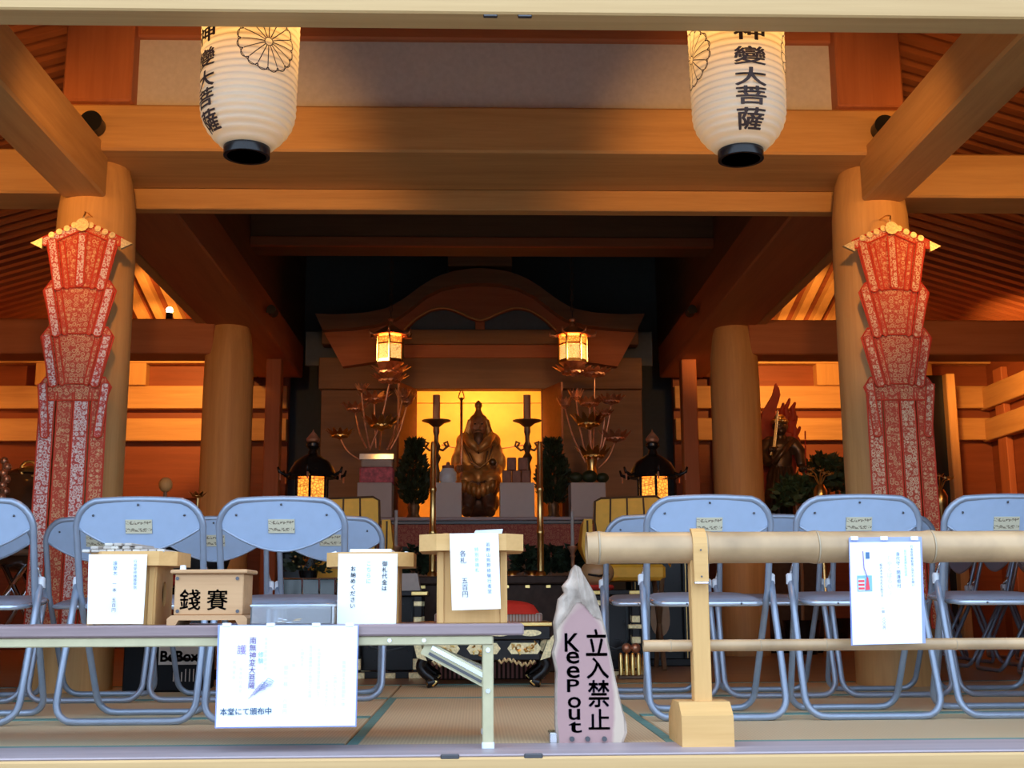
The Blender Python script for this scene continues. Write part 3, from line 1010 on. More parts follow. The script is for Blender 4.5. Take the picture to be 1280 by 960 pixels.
def sanbo(px0, px1, bx0, bx1, pyt, pyr, label, Y):
    """octagonal tray on a hollow square stand with an oval eye in each side"""
    x0, x1 = PX(px0, pyr, Y), PX(px1, pyr, Y)
    b0, b1 = PX(bx0, 740, Y + .05), PX(bx1, 740, Y + .05)
    dp = x1 - x0
    y0, y1 = Y, Y + dp
    zt, zr = PZ(pyt, Y, (px0 + px1) / 2), PZ(pyr, Y, (px0 + px1) / 2)
    t = thing('offering_stand', label, 'offering stand', ((x0 + x1) / 2, (y0 + y1) / 2, TZ))
    # tray: floor and octagonal rim
    c = dp * .17
    o_, i_ = octo(x0, x1, y0, y1, c), octo(x0 + .008, x1 - .008, y0 + .008, y1 - .008, c * .95)
    mb = MB()
    vs = [(x, y, zr) for x, y in o_] + [(x, y, zt) for x, y in o_] + [(x, y, zt) for x, y in i_] + [(x, y, zr + .006) for x, y in i_]
    fs = [tuple(reversed(range(8))), tuple(range(24, 32))]
    for k in range(3):
        for i in range(8):
            j = (i + 1) % 8
            fs.append((k * 8 + i, k * 8 + j, k * 8 + 8 + j, k * 8 + 8 + i))
    mb.add(vs, fs).build('tray', 'pale_wood_X', t, True)
    # body of four boards; the visible ones carry an eye-shaped hole edge
    yb0, yb1 = (y0 + y1) / 2 - (b1 - b0) / 2, (y0 + y1) / 2 + (b1 - b0) / 2
    w_ = .009
    MB().cbox(b0, b1, yb0, yb0 + w_, TZ, zr, .002).build('front_board', 'pale_wood', t, True)
    MB().cbox(b0, b1, yb1 - w_, yb1, TZ, zr, .002).build('rear_board', 'pale_wood', t, True)
    zc = TZ + (zr - TZ) * .52
    rh, rw = (zr - TZ) * .22, (yb1 - yb0) * .13
    yc = (yb0 + yb1) / 2
    for s, xx in ((-1, b0), (1, b1 - w_)):
        # board with an oval hole: ring of quads from the oval to the board outline
        n = 32
        vs, fs = [], []
        for k in range(n):
            a_ = 2 * PI * k / n
            cy, cz = math.cos(a_), math.sin(a_)
            iy, iz = yc + rw * cy, zc + rh * cz
            sc_ = 1 / max(abs(cy), abs(cz), 1e-6)
            oy = yc + (yb1 - yb0 - 2 * w_) / 2 * cy * sc_
            oz = (TZ + zr) / 2 + (zr - TZ) / 2 * cz * sc_
            for x_ in (xx, xx + w_):
                vs += [(x_, iy, iz), (x_, oy, oz)]
        for k in range(n):
            a_, b2 = k * 4, ((k + 1) % n) * 4
            fs += [(a_, a_ + 1, b2 + 1, b2), (a_ + 2, b2 + 2, b2 + 3, a_ + 3), (a_, b2, b2 + 2, a_ + 2), (a_ + 1, a_ + 3, b2 + 3, b2 + 1)]
        MB().add(vs, fs).build('side_board', 'pale_wood', t, True)
    for xx in (b0 + .004, b1 - .022):
        MB().cbox(xx, xx + .018, yb0 - .006, yb0, TZ, zr, .002).build('corner_strip', 'pale_wood', t, True)
    return t, (x0, x1, y0, y1, zt)


def sheet(name, corners, label=None, cat=None, mat='paper', n=10, wave=0.0, thick=.0012, sub=None):
    """a sheet of paper between four corners (tl, tr, br, bl), slightly wavy"""
    tl, tr, br, bl = [Vector(c) for c in corners]
    vs, fs = [], []
    nm = (tr - tl).cross(bl - tl).normalized()
    if nm.y > 0:
        nm = -nm
    for j in range(n + 1):
        for i in range(n + 1):
            u, v = i / n, j / n
            p = (tl * (1 - u) + tr * u) * (1 - v) + (bl * (1 - u) + br * u) * v
            vs.append(p + nm * wave * math.sin(v * PI * 1.3) * math.cos((u - .4) * 3.0))
    for j in range(n):
        for i in range(n):
            a_ = j * (n + 1) + i
            fs.append((a_, a_ + 1, a_ + n + 2, a_ + n + 1))
    N = len(vs)
    mb = MB().add(vs, fs)
    mb.add([v - nm * thick for v in vs], [tuple(reversed(f)) for f in fs])
    edge = [i for i in range(n + 1)] + [k * (n + 1) + n for k in range(1, n + 1)] + [n * (n + 1) + i for i in range(n - 1, -1, -1)] + [k * (n + 1) for k in range(n - 1, 0, -1)]
    mb.f += [(edge[i], edge[(i + 1) % len(edge)], edge[(i + 1) % len(edge)] + N, edge[i] + N) for i in range(len(edge))]
    o = mb.build(name, mat, sub, world=sub is not None, smooth=True, fix=False)
    if sub is None:
        tag(o, label, cat)
    o['_frame'] = 1
    del o['_frame']
    return o, (tl, tr, br, bl, nm)


def write(sheet_o, fr, txt, u, v, size, mat='ink', vertical=True, bold=0.0, gap=1.1, lift=.0012, name='lettering', tilt=0.0):
    """lettering laid on a sheet; u, v run 0..1 from the sheet's top corner"""
    tl, tr, br, bl, nm = fr
    c = (tl * (1 - u) + tr * u) * (1 - v) + (bl * (1 - u) + br * u) * v + nm * lift
    ex = (tr - tl).normalized()
    ez = (tl - bl).normalized()
    mb = text_mb(txt, size, bold, vertical, gap)
    if tilt:
        mb.xf(Matrix.Rotation(tilt, 4, 'Y'))
    mb.v = [tuple(c + ex * x + ez * z) for x, y, z in mb.v]
    if mb.v:
        return mb.build(name, mat, sheet_o, True, fix=False)


def pad(seq, Y):
    return [P(px, py, y if y else Y) for px, py, y in seq]


# stand beside the coin box: sticks piled on it, paper down its front
plain('stick_grey', (0.46, 0.41, 0.36), 0.7)
plain('stick_pale', (0.58, 0.54, 0.48), 0.7)
s1, (sx0, sx1, sy0, sy1, szt) = sanbo(107, 217, 113, 197, 689, 707, 'pale wooden offering stand holding a pile of wooden prayer sticks', 3.66)
for i in range(18):
    row = 0 if i < 10 else (1 if i < 15 else 2)
    j = i - (0, 10, 15)[row]
    nrow = (10, 5, 3)[row]
    x = PX(149 - (37, 26, 12)[row], 690, 3.70) + j * (.0245, .034, .034)[row]
    ob = MB().cbox(-.0115, .0115, -.11, .11, 0, .009, .002).build('prayer_stick', 'stick_grey' if (i * 7) % 3 else 'stick_pale')
    ob.location = (x, sy0 + .118, szt - .003 + .0095 * row)
    ob.rotation_euler = (0, 0, math.radians(random.uniform(-1, 1) if row == 0 else random.uniform(-7, 7)))
    tag(ob, ('flat wooden prayer stick in the bottom layer on the offering stand', 'flat wooden prayer stick lying askew in the middle layer on the offering stand', 'flat wooden prayer stick on top of the pile on the offering stand')[row], 'prayer stick', 'prayer sticks piled on the stand')
yf = 3.652
sh, fr = sheet('price_paper', [P(111, 693, yf), P(184, 693, yf), P(179, 780, yf + .0), P(109, 780, yf)], 'white paper with prices hanging on the prayer-stick stand', 'paper', wave=.004)
write(sh, fr, '護摩木', .47, .20, .0135, 'ink_blue', lift=.006)
write(sh, fr, '一本', .47, .47, .0125, 'ink_navy', gap=1.4, lift=.006)
write(sh, fr, '五百円', .47, .73, .0135, 'ink_navy', lift=.006)
write(sh, fr, '行者堂修繕護摩供', .82, .29, .0105, 'ink_blue', gap=1.05, lift=.006)
# second stand
s2, _ = sanbo(406, 516, 425, 498, 690, 708, 'pale wooden offering stand behind the payment notice', 3.70)
sh, fr = sheet('payment_notice', [P(423, 692, 3.69), P(497, 692, 3.69), P(495, 780, 3.69), P(421, 780, 3.69)], 'white paper notice asking to leave payment, three columns of blue writing', 'paper', wave=.002)
write(sh, fr, '御札代金は', .79, .32, .0165, 'ink_blue', bold=.0002, gap=1.12, lift=.004)
write(sh, fr, 'こちらに', .52, .27, .0155, 'ink_cyan', gap=1.12, lift=.004)
write(sh, fr, 'お納めください', .26, .48, .0165, 'ink_blue', bold=.0002, gap=1.12, lift=.004)
for px, w_ in ((418, .012), (508, .012)):
    q = P(px, 687, 3.75)
    o = MB().hull([(q.x + random.uniform(-w_, w_), q.y + random.uniform(-.01, .01), q.z + random.uniform(-.006, .012)) for _ in range(14)]).build('paper_twist', 'paper')
    o.location.z = _[4] - .012
    tag(o, 'small white paper twist on the second stand, %s' % ('nearer the clear tray' if px < 450 else 'nearer the tall stand'), 'paper', 'paper twists on the second stand')
q0, q1 = P(437, 690, 3.73), P(490, 690, 3.73)
o = MB().cbox(q0.x, q1.x, 3.72, 3.90, _[4] - .012, _[4] + .010, .003).build('envelope_stack', 'paper')
tag(o, 'thin white stack of envelopes on the second stand', 'envelopes')
# tall stand
s3, t3 = sanbo(523, 655, 546, 634, 667, 688, 'tall pale wooden offering stand with chamfered tray', 3.62)
sh, fr = sheet('charm_price_paper', [P(562, 667, 3.612), P(623, 666, 3.612), P(626, 761, 3.612), P(565, 763, 3.612)], 'white paper with charm prices on the tall offering stand', 'paper', wave=.001)
write(sh, fr, '各札', .26, .31, .0195, 'ink_navy', gap=1.05, lift=.003)
write(sh, fr, '五百円', .28, .71, .0195, 'ink_navy', gap=1.02, lift=.003)
write(sh, fr, '特別祈祷札', .54, .35, .0125, 'ink_cyan', gap=1.22, lift=.003)
write(sh, fr, '若野山熊野修験行者堂', .78, .46, .0125, 'ink_blue', gap=1.22, lift=.003)
a, b_ = P(592, 665, 3.66), P(627, 665, 3.66)
o = MB().hull([(a.x, 3.65, t3[4]), (b_.x, 3.65, t3[4]), (b_.x, 3.80, t3[4]), (a.x, 3.80, t3[4]), (a.x + .006, 3.66, t3[4] + .012), (b_.x + .004, 3.66, t3[4] + .016), (b_.x, 3.79, t3[4] + .014), (a.x, 3.79, t3[4] + .010)]).build('envelope_pack', 'clear_edge')
tag(o, 'small wrapped pack of pale envelopes on the tall stand', 'envelopes')
q = P(558, 664, 3.80)
o = MB().lathe([(.0, .0), (.028, .001), (.030, .006), (.018, .014), (.0, .017)], 20, (q.x, 3.80, t3[4] - .004)).build('wooden_disc', 'wood_ball', smooth=True)
tag(o, 'low round wooden lid lying on the tall stand', 'lid')

# ------------------------------------------------------------------ coin box
CY = 3.63
x0, x1 = PX(218, 740, CY), PX(304, 740, CY)
zt, z0 = PZ(717, CY, 260), TZ
cb = thing('coin_box', 'small wooden offering box with two brush-written characters', 'coin box', ((x0 + x1) / 2, CY + .07, TZ))
zb_ = PZ(769, CY, 260)
MB().cbox(x0, x1, CY, CY + .15, zb_, zt, .003).build('body', 'box_wood', cb, True)
MB().cbox(x0 - .012, x1 + .012, CY - .012, CY + .165, zt, zt + .012, .003).build('lid', 'box_wood', cb, True)
pr = [(x0 - .016, TZ), (x0 + .01, TZ), (x0 + .018, TZ + .014), (x1 - .018, TZ + .014), (x1 - .01, TZ), (x1 + .016, TZ), (x1 + .016, zb_ - .010), (x1 + .004, zb_), (x0 - .004, zb_), (x0 - .016, zb_ - .010)]
MB().prism(pr, CY - .012, CY + .16).build('plinth', 'box_wood', cb, True)
for px in (222, 297):
    for py in (723, 764):
        q = P(px, py, CY)
        MB().lathe([(.0055, -.003), (.004, 0)], 10, (q.x, CY, q.z), 'Y').build('nail', 'steel_dark', cb, True)
frc = (Vector((x0, CY, zt)), Vector((x1, CY, zt)), Vector((x1, CY, zb_)), Vector((x0, CY, zb_)), Vector((0, -1, 0)))
for ch, px in (('錢', 238), ('賽', 272)):
    q = P(px, 742, CY)
    mb = text_mb(ch, .064, .0008)
    mb.v = [(x + q.x, CY - .0012, z + q.z - .023) for x, y, z in mb.v]
    mb.build('character', 'ink', cb, True, fix=False)
q = P(230, 709, CY + .06)
o = MB().lathe([(.010, 0), (.009, .014), (.0, .015)], 12, (q.x, CY + .05, zt + .012)).build('bottle_cap', 'cap_white', smooth=True)
tag(o, 'tiny white cap standing on the coin box lid', 'cap')
# clear tray
x0, x1 = PX(313, 770, 3.60), PX(415, 770, 3.60)
ct = thing('clear_tray', 'clear acrylic tray between the coin box and the payment notice', 'tray', ((x0 + x1) / 2, 3.72, TZ))
zt = PZ(757, 3.62, 360)
MB().box(x0, x1, 3.60, 3.85, TZ, TZ + .004).build('base', 'acrylic', ct, True)
for nm, bb in (('front_side', (x0, x1, 3.60, 3.604)), ('rear_side', (x0, x1, 3.846, 3.85)), ('end_side', (x0, x0 + .004, 3.604, 3.846)), ('end_side', (x1 - .004, x1, 3.604, 3.846))):
    MB().box(bb[0], bb[1], bb[2], bb[3], TZ + .004, zt).build(nm, 'acrylic', ct, True)
MB().tube([(x0, 3.602, zt), (x1, 3.602, zt), (x1, 3.848, zt), (x0, 3.848, zt)], .003, 6, closed=True).build('rim', 'clear_edge', ct, True)
for k in range(7):
    q = (PX(361, 770, 3.70) + random.uniform(-.03, .03), 3.70 + random.uniform(-.05, .05), TZ + .004)
    o = MB().lathe([(.0115, 0), (.0115, .0018), (.011, .002)], 16).build('coin', 'brass' if k % 2 else 'chrome')
    o.location = (q[0], q[1], q[2] + .002 * k)
    o.rotation_euler = (random.uniform(-.1, .1), random.uniform(-.1, .1), 0)
    tag(o, 'coin in the small heap inside the clear tray', 'coin', 'coins in the clear tray')

# ------------------------------------------------------------------ poster hanging from the table edge
PYY = 3.535
sh, fr = sheet('hanging_poster', [P(275, 782, PYY), P(447, 782, PYY), P(444, 907, PYY - .01), P(270, 909, PYY - .01)], 'large white laminated poster with brush stamp hanging from the table edge', 'poster', wave=.0)
sheet('laminate_edge', [P(272.5, 781, PYY + .003), P(448.5, 781, PYY + .003), P(445.5, 908.5, PYY - .007), P(268.5, 910.5, PYY - .007)], mat='paper_blue_edge', sub=sh)
for px in (283, 338, 395, 437):
    q = P(px, 781, PYY)
    MB().cbox(q.x - .012, q.x + .012, PYY - .002, PYY + .016, q.z - .006, q.z + .005, .002).build('tape', 'paper', sh, True)
write(sh, fr, '南無神変大菩薩', .245, .37, .021, 'ink_violet', bold=.0001, gap=.98, lift=.003)
write(sh, fr, '本堂にて頒布中', .21, .855, .021, 'ink_blue', vertical=False, bold=.0003, lift=.003, tilt=math.radians(-1))
write(sh, fr, '開運厄除祈願成就', .34, .28, .0085, 'ink_faint', gap=1.35, lift=.003)
write(sh, fr, '家内安全', .115, .44, .010, 'ink_faint', gap=1.4, lift=.003)
write(sh, fr, '桜本坊行者堂', .165, .54, .009, 'ink_faint', gap=1.35, lift=.003)
write(sh, fr, '護', .165, .24, .028, 'ink_violet', lift=.003)
write(sh, fr, '修験', .305, .32, .016, 'ink_cyan', lift=.003)
for q, mtl in (((.29, .645), 'ink_violet'), ((.33, .61), 'ink_blue')):
    tl, tr, br, bl, nm = fr
    c = (tl * (1 - q[0]) + tr * q[0]) * (1 - q[1]) + (bl * (1 - q[0]) + br * q[0]) * q[1]
    mb = MB()
    for k in range(5):
        a_, b2 = c + Vector((-.025 + .006 * k, -.004, -.014 + .004 * k)), c + Vector((.022 + .002 * k, -.004, .004 + .003 * k))
        mb.tube([a_ + Vector((0, 0, .004 * (k - 2))), (a_ + b2) / 2 + Vector((0, 0, .003 + .003 * k)), b2], .0006, 5)
    mb.build('brush_drawing', mtl, sh, True)
for k, (txt, v, sz) in enumerate((('南無神変大菩薩御影一体', .58, .0105), ('ご祈祷いたしました', .64, .0095), ('お求めください', .68, .0095), ('家内安全身体健全を祈願して', .47, .0095), ('毎月の護摩供にて特別にご祈祷', .46, .0095), ('した御札です', .30, .0095), ('一枚', .38, .0095))):
    write(sh, fr, txt, .91 - .061 * k, v, sz, 'ink_faint', gap=1.1, lift=.003)
write(sh, fr, '御影一枚', .49, .50, .0125, 'ink_faint', gap=1.2, lift=.003)
write(sh, fr, '八百円', .49, .80, .0125, 'ink_faint', gap=1.2, lift=.003)

# ================================================================== slab sign
SY = 3.70
ol = [(697, 928), (694, 905), (694, 868), (695, 838), (690, 815), (694, 800), (692, 778), (696, 762), (698, 748), (706, 740), (703, 732), (711, 722), (714, 712), (719, 705), (725, 708), (729, 716), (736, 728), (744, 742), (751, 764), (758, 790), (764, 820), (770, 850), (777, 880), (783, 902), (784, 915), (779, 928)]
base = P(740, 929, SY)
sg = thing('keep_out_sign', 'upright natural-edge wooden slab sign warning to keep out', 'sign', (base.x, SY, 0.0))
poly = [((p := P(x, y, SY)).x, p.z) for x, y in ol]
zmin = min(z for x, z in poly)
poly = [(x, max(z - zmin, 0)) for x, z in poly]
cxm, czm = sum(x for x, z in poly) / len(poly), sum(z for x, z in poly) / len(poly)
n = len(poly)
vs = [(x, SY + .0, z) for x, z in poly] + [(x, SY + .05, z) for x, z in poly]
# front face is planed flat a little inside the rough bark edge
ins = []
for x, z in poly:
    k = .93 if z < .36 else .93 - (z - .36) * .9
    ins.append((cxm + (x - cxm) * k, SY - .008, czm * 1 + (z - czm) * (k if z > .05 else 1.0)))
mb = MB().add(vs, [(i, (i + 1) % n, (i + 1) % n + n, i + n) for i in range(n)] + [tuple(reversed(range(n, 2 * n)))])
mb.build('bark_edge', 'slab_bark', sg, True)
mb = MB().add([(x, SY, z) for x, z in poly] + ins, [(i, i + n, (i + 1) % n + n, (i + 1) % n) for i in range(n)])
mb.build('rough_bevel', 'slab_bark', sg, True)
MB().add(ins, [tuple(range(n))]).build('face', 'slab_face', sg, True)
# weathered, ridged top of the slab
def edges_at(z):
    xs = []
    for (xa, za), (xb, zb3) in zip(poly, poly[1:] + poly[:1]):
        if (za - z) * (zb3 - z) < 0:
            xs.append(xa + (xb - xa) * (z - za) / (zb3 - za))
    return min(xs), max(xs)


ztop = max(z for x, z in poly)
rows_, cols_ = 40, 34
rnd = random.Random(3)
rid = [(rnd.uniform(120, 520), rnd.uniform(0, 6.3), rnd.uniform(.4, 1)) for _ in range(8)]
keep = []
vs, fs = [], []
for j in range(rows_ + 1):
    z = .28 + (ztop - .004 - .28) * j / rows_
    e0, e1 = edges_at(z)
    for i in range(cols_ + 1):
        u = i / cols_
        x = e0 + (e1 - e0) * u
        base_u = (x - cxm) + (z - .33) * .12
        rr_ = sum(a_ * math.sin(k_ * base_u + p_ + 6 * (z - .3)) for k_, p_, a_ in rid) / 4
        amt = min(1, max(0, (z - (.395 - (.45 if u < .42 else .09) * (u - .42) ** 2 - .015 * math.sin(9 * u))) / .03))
        keep.append(amt > 0)
        edge = min(u, 1 - u)
        vs.append((x, SY - .009 - amt * (.004 + .009 * (rr_ + .8)) * min(1, edge * 8) + (.010 if edge < .02 else 0), z))
for j in range(rows_):
    for i in range(cols_):
        a_ = j * (cols_ + 1) + i
        q_ = (a_, a_ + 1, a_ + cols_ + 2, a_ + cols_ + 1)
        if all(keep[k_] for k_ in q_):
            fs.append(q_)
MB().add(vs, fs).build('top_layer', 'slab_bark', sg, True, smooth='all', fix=False)
FY = SY - .0095


def on_slab(txt, px, py, wpx, hpx, bold, name):
    q = P(px, py, FY)
    u = FY / F * 1.012
    mb = text_mb(txt, 1.0, bold)
    zs = [p[2] for p in mb.v]
    xs = [p[0] for p in mb.v]
    kx, kz = wpx * u / (max(xs) - min(xs)), hpx * u / (max(zs) - min(zs))
    zc_, xc_ = (max(zs) + min(zs)) / 2, (max(xs) + min(xs)) / 2
    mb.v = [(q.x + (x - xc_) * kx, FY, q.z + (z - zc_) * kz) for x, y, z in mb.v]
    mb.build(name, 'ink_navy', sg, True, fix=False)


for ch, px, py, wd, h in (('K', 715, 803, 18, 22), ('e', 716, 822, 16, 14.5), ('e', 716.5, 840, 16, 14.5), ('P', 716.5, 857, 15, 15), ('o', 718, 878, 16, 13), ('u', 718, 893, 14, 13), ('t', 719, 909, 16, 13)):
    on_slab(ch, px, py, wd, h, .012, 'letter')
for ch, px, py, wd, h in (('立', 745.5, 803, 26, 32), ('入', 747, 835, 27, 25), ('禁', 748.5, 867, 26, 32), ('止', 749, 899, 26, 24)):
    on_slab(ch, px, py, wd, h, .016, 'character')
for px in (715, 734.5, 755.5):
    q = P(px, 923.5, FY)
    MB().lathe([(.0075, -.006), (.0075, 0), (.0, .0)], 12, (q.x, FY, q.z), 'Y').build('bolt', 'steel_dark', sg, True, smooth=True)
q = P(691, 921, SY + .03)
MB().cbox(q.x - .012, q.x + .012, SY, SY + .09, 0, .032, .003).build('bracket', 'chrome', sg, True)

# ================================================================== bamboo barrier
BBY = 3.66
zb1, zb2 = PZ(684.5, BBY, 860), PZ(807, BBY, 860)
xb0 = PX(733, 685, BBY)
br_ = thing('bamboo_barrier', 'barrier of one thick and one thin bamboo rail on a wooden post with foot block', 'barrier', (PX(875, 900, BBY), BBY, 0))


def bamboo(name, x0, x1, z, r, nodes, Y):
    prof = []
    xs = sorted(nodes)
    stations = [x0]
    for nx in xs:
        stations += [nx - r * .35, nx - r * .08, nx + r * .04, nx + r * .35]
    stations.append(x1)
    prof = [(r * .80, x0 + .05), (r * .80, x0), (r, x0)]
    for nx in xs:
        prof += [(r * .985, nx - r * .5), (r * 1.05, nx - r * .10), (r * .985, nx - r * .02), (r * 1.05, nx + r * .08), (r * .985, nx + r * .5)]
    prof.append((r * .98, x1))
    rail = MB().lathe(prof, 28, (0, Y, z), 'X').build(name, 'bamboo', br_, True, smooth=True)
    for nx in xs:
        MB().lathe([(r * 1.045, nx - r * .04), (r * 1.058, nx), (r * 1.045, nx + r * .04)], 28, (0, Y, z), 'X').build('node_ring', 'bamboo_node', rail, True, smooth=True)
    return rail


R1 = (PZ(664.5, BBY, 860) - PZ(704.5, BBY, 860)) / 2
bamboo('thick_bamboo_rail', xb0, 2.3, zb1, R1, [PX(p, 685, BBY) for p in (748, 881, 1020, 1163)] + [1.95], BBY)
R2 = (PZ(800, BBY, 860) - PZ(815, BBY, 860)) / 2
bamboo('thin_bamboo_rail', PX(804, 807, BBY), 2.3, zb2, R2, [PX(p, 807, BBY) for p in (838, 950, 1032, 1194)] + [1.9], BBY)
for cx_, main in ((PX(875, 800, BBY), True), (2.05, False)):
    hw = (PX(886, 850, BBY - .03) - PX(864, 850, BBY - .03)) / 2
    pb = MB().cbox(cx_ - hw, cx_ + hw, BBY - .027, BBY + .027, .10, zb1 - R1 * .6, .003).build('post', 'pale_wood', br_, True)
    pr = [(BBY - R1 - .012, zb1 - R1 - .055), (BBY - R1 + .004, zb1 - R1 - .055), (BBY - R1 + .004, zb1 - .01)] + [(BBY - (R1 + .001) * math.cos(math.radians(a)), zb1 + (R1 + .001) * math.sin(math.radians(a))) for a in (10, 30, 50, 70, 85)] + \
         [(BBY - (R1 + .010) * math.cos(math.radians(a)), zb1 + (R1 + .010) * math.sin(math.radians(a))) for a in (85, 70, 50, 30, 10, 0)]
    hk = MB().prism(pr, cx_ - hw * .82, cx_ + hw * .82, 'X').build('hook_plate', 'pale_wood_X', br_, True)
    MB().cbox(cx_ - hw * .8, cx_ + hw * .8, BBY - R1 - .016, BBY - R1 + .0, zb1 - R1 - .062, zb1 - R1 - .054, .002).build('nail_strip', 'chrome', hk, True)
    for zz in (zb1 - .01, zb1 - R1 - .04):
        MB().lathe([(.003, -.002), (.002, 0)], 8, (cx_, BBY - R1 - .012, zz), 'Y').build('nail', 'steel_dark', hk, True)
    fx0, fx1 = cx_ - .082, cx_ + .082
    if main:
        fx0, fx1 = PX(848, 905, BBY - .04), PX(912, 905, BBY - .04)
    zf = .125
    prf = [(fx0, 0), (fx1, 0), (fx1, zf * .72), (fx1 - .035, zf), (fx0 + .035, zf), (fx0, zf * .72)]
    MB().prism([(BBY - .10, 0), (BBY + .14, 0), (BBY + .14, zf * .6), (BBY + .06, zf), (BBY - .055, zf), (BBY - .10, zf * .72)], fx0, fx1, 'X').build('foot_block', 'pale_wood_X', br_, True)
# notice on the bamboo
NY = BBY - R1 - .006
sh, fr = sheet('rail_notice', [P(1062, 678, NY), P(1150, 677, NY), P(1153, 804, NY - .02), P(1066, 806, NY - .02)], 'white laminated notice with a red tassel picture on the bamboo rail', 'notice', wave=.0)
sheet('laminate_film', [P(1061, 672, NY + .003), P(1152, 671, NY + .003), P(1157, 804, NY - .016), P(1064, 807, NY - .016)], mat='paper_blue_edge', sub=sh)
for px in (1068, 1105, 1143):
    q = P(px, 673, NY)
    MB().cbox(q.x - .011, q.x + .011, NY - .003, NY + .004, q.z - .006, q.z + .006, .001).build('tape', 'paper', sh, True)
for txt, u, v, sz, mtl in (('行者堂修繕勧進ご協力のお願い', .88, .24, .0085, 'ink_blue'), ('役行者霊蹟札所記念', .785, .21, .0085, 'ink_cyan'), ('身代守・開運根付', .68, .28, .0130, 'ink_blue'), ('「やくばらい」', .555, .33, .0165, 'ink_faint'), ('桜の木で作られた鈴です', .435, .38, .0088, 'ink_navy'), ('一個', .445, .67, .0088, 'ink_navy'), ('八〇〇円', .455, .80, .0088, 'ink_navy')):
    write(sh, fr, txt, u, v, sz, mtl, gap=1.04, lift=.002)
tl, tr, br, bl, nm = fr


def onf(u, v, lift=.002):
    return (tl * (1 - u) + tr * u) * (1 - v) + (bl * (1 - u) + br * u) * v + nm * lift


def patch(u0, u1, v0, v1, mtl, name, lift=.0015):
    MB().add([onf(u0, v0, lift), onf(u1, v0, lift), onf(u1, v1, lift), onf(u0, v1, lift)], [(0, 1, 2, 3)]).build(name, mtl, sh, True)


patch(.09, .30, .33, .485, 'ink_cyan', 'photo_print')
patch(.10, .195, .36, .48, 'ink_faint', 'charm_print', .002)
for k in range(3):
    patch(.105, .19, .375 + .036 * k, .395 + .036 * k, 'ink_red', 'charm_stripe', .0024)
patch(.22, .275, .10, .165, 'ink_blue', 'stamp_print')
MB().add([onf(.20, .475, .003), onf(.265, .47, .003), onf(.245, .35, .003), onf(.225, .345, .003)], [(0, 1, 2, 3)]).build('tassel_print', 'ink_red', sh, True)
MB().tube([onf(.18, .09, .003), onf(.185, .18, .003), onf(.19, .26, .003), onf(.235, .35, .003)], .0014, 6).build('cord_print', 'ink_violet', sh, True)
# ================================================================== brocade hangings on the front pillars
def poly_panel(name, pts, y, th, mat, parent, edge=None, ew=.006):
    """flat cloth panel with its own thickness, outline in (x, z); edge = material of a sewn border"""
    o = MB().prism(pts, y, y + th).build(name, mat, parent)
    if edge:
        n = len(pts)
        MB().tube([(x, y - .001, z) for x, z in pts], ew, 6, closed=True).build('border', edge, o)
    return o


def strip(parent, name, x0, z0, x1, z1, w0, w1, y, mat, edge='red_cord', th=.008):
    d = Vector((x1 - x0, 0, z1 - z0)).normalized()
    nrm = Vector((d.z, 0, -d.x))
    a, b_ = Vector((x0, 0, z0)), Vector((x1, 0, z1))
    q = [a - nrm * w0, b_ - nrm * w1 - d * .01, b_ - nrm * w1 * .4 , b_ + nrm * w1 * .4, b_ + nrm * w1 - d * .01, a + nrm * w0]
    return poly_panel(name, [(p.x, p.z) for p in q], y, th, mat, parent, edge, .0042)


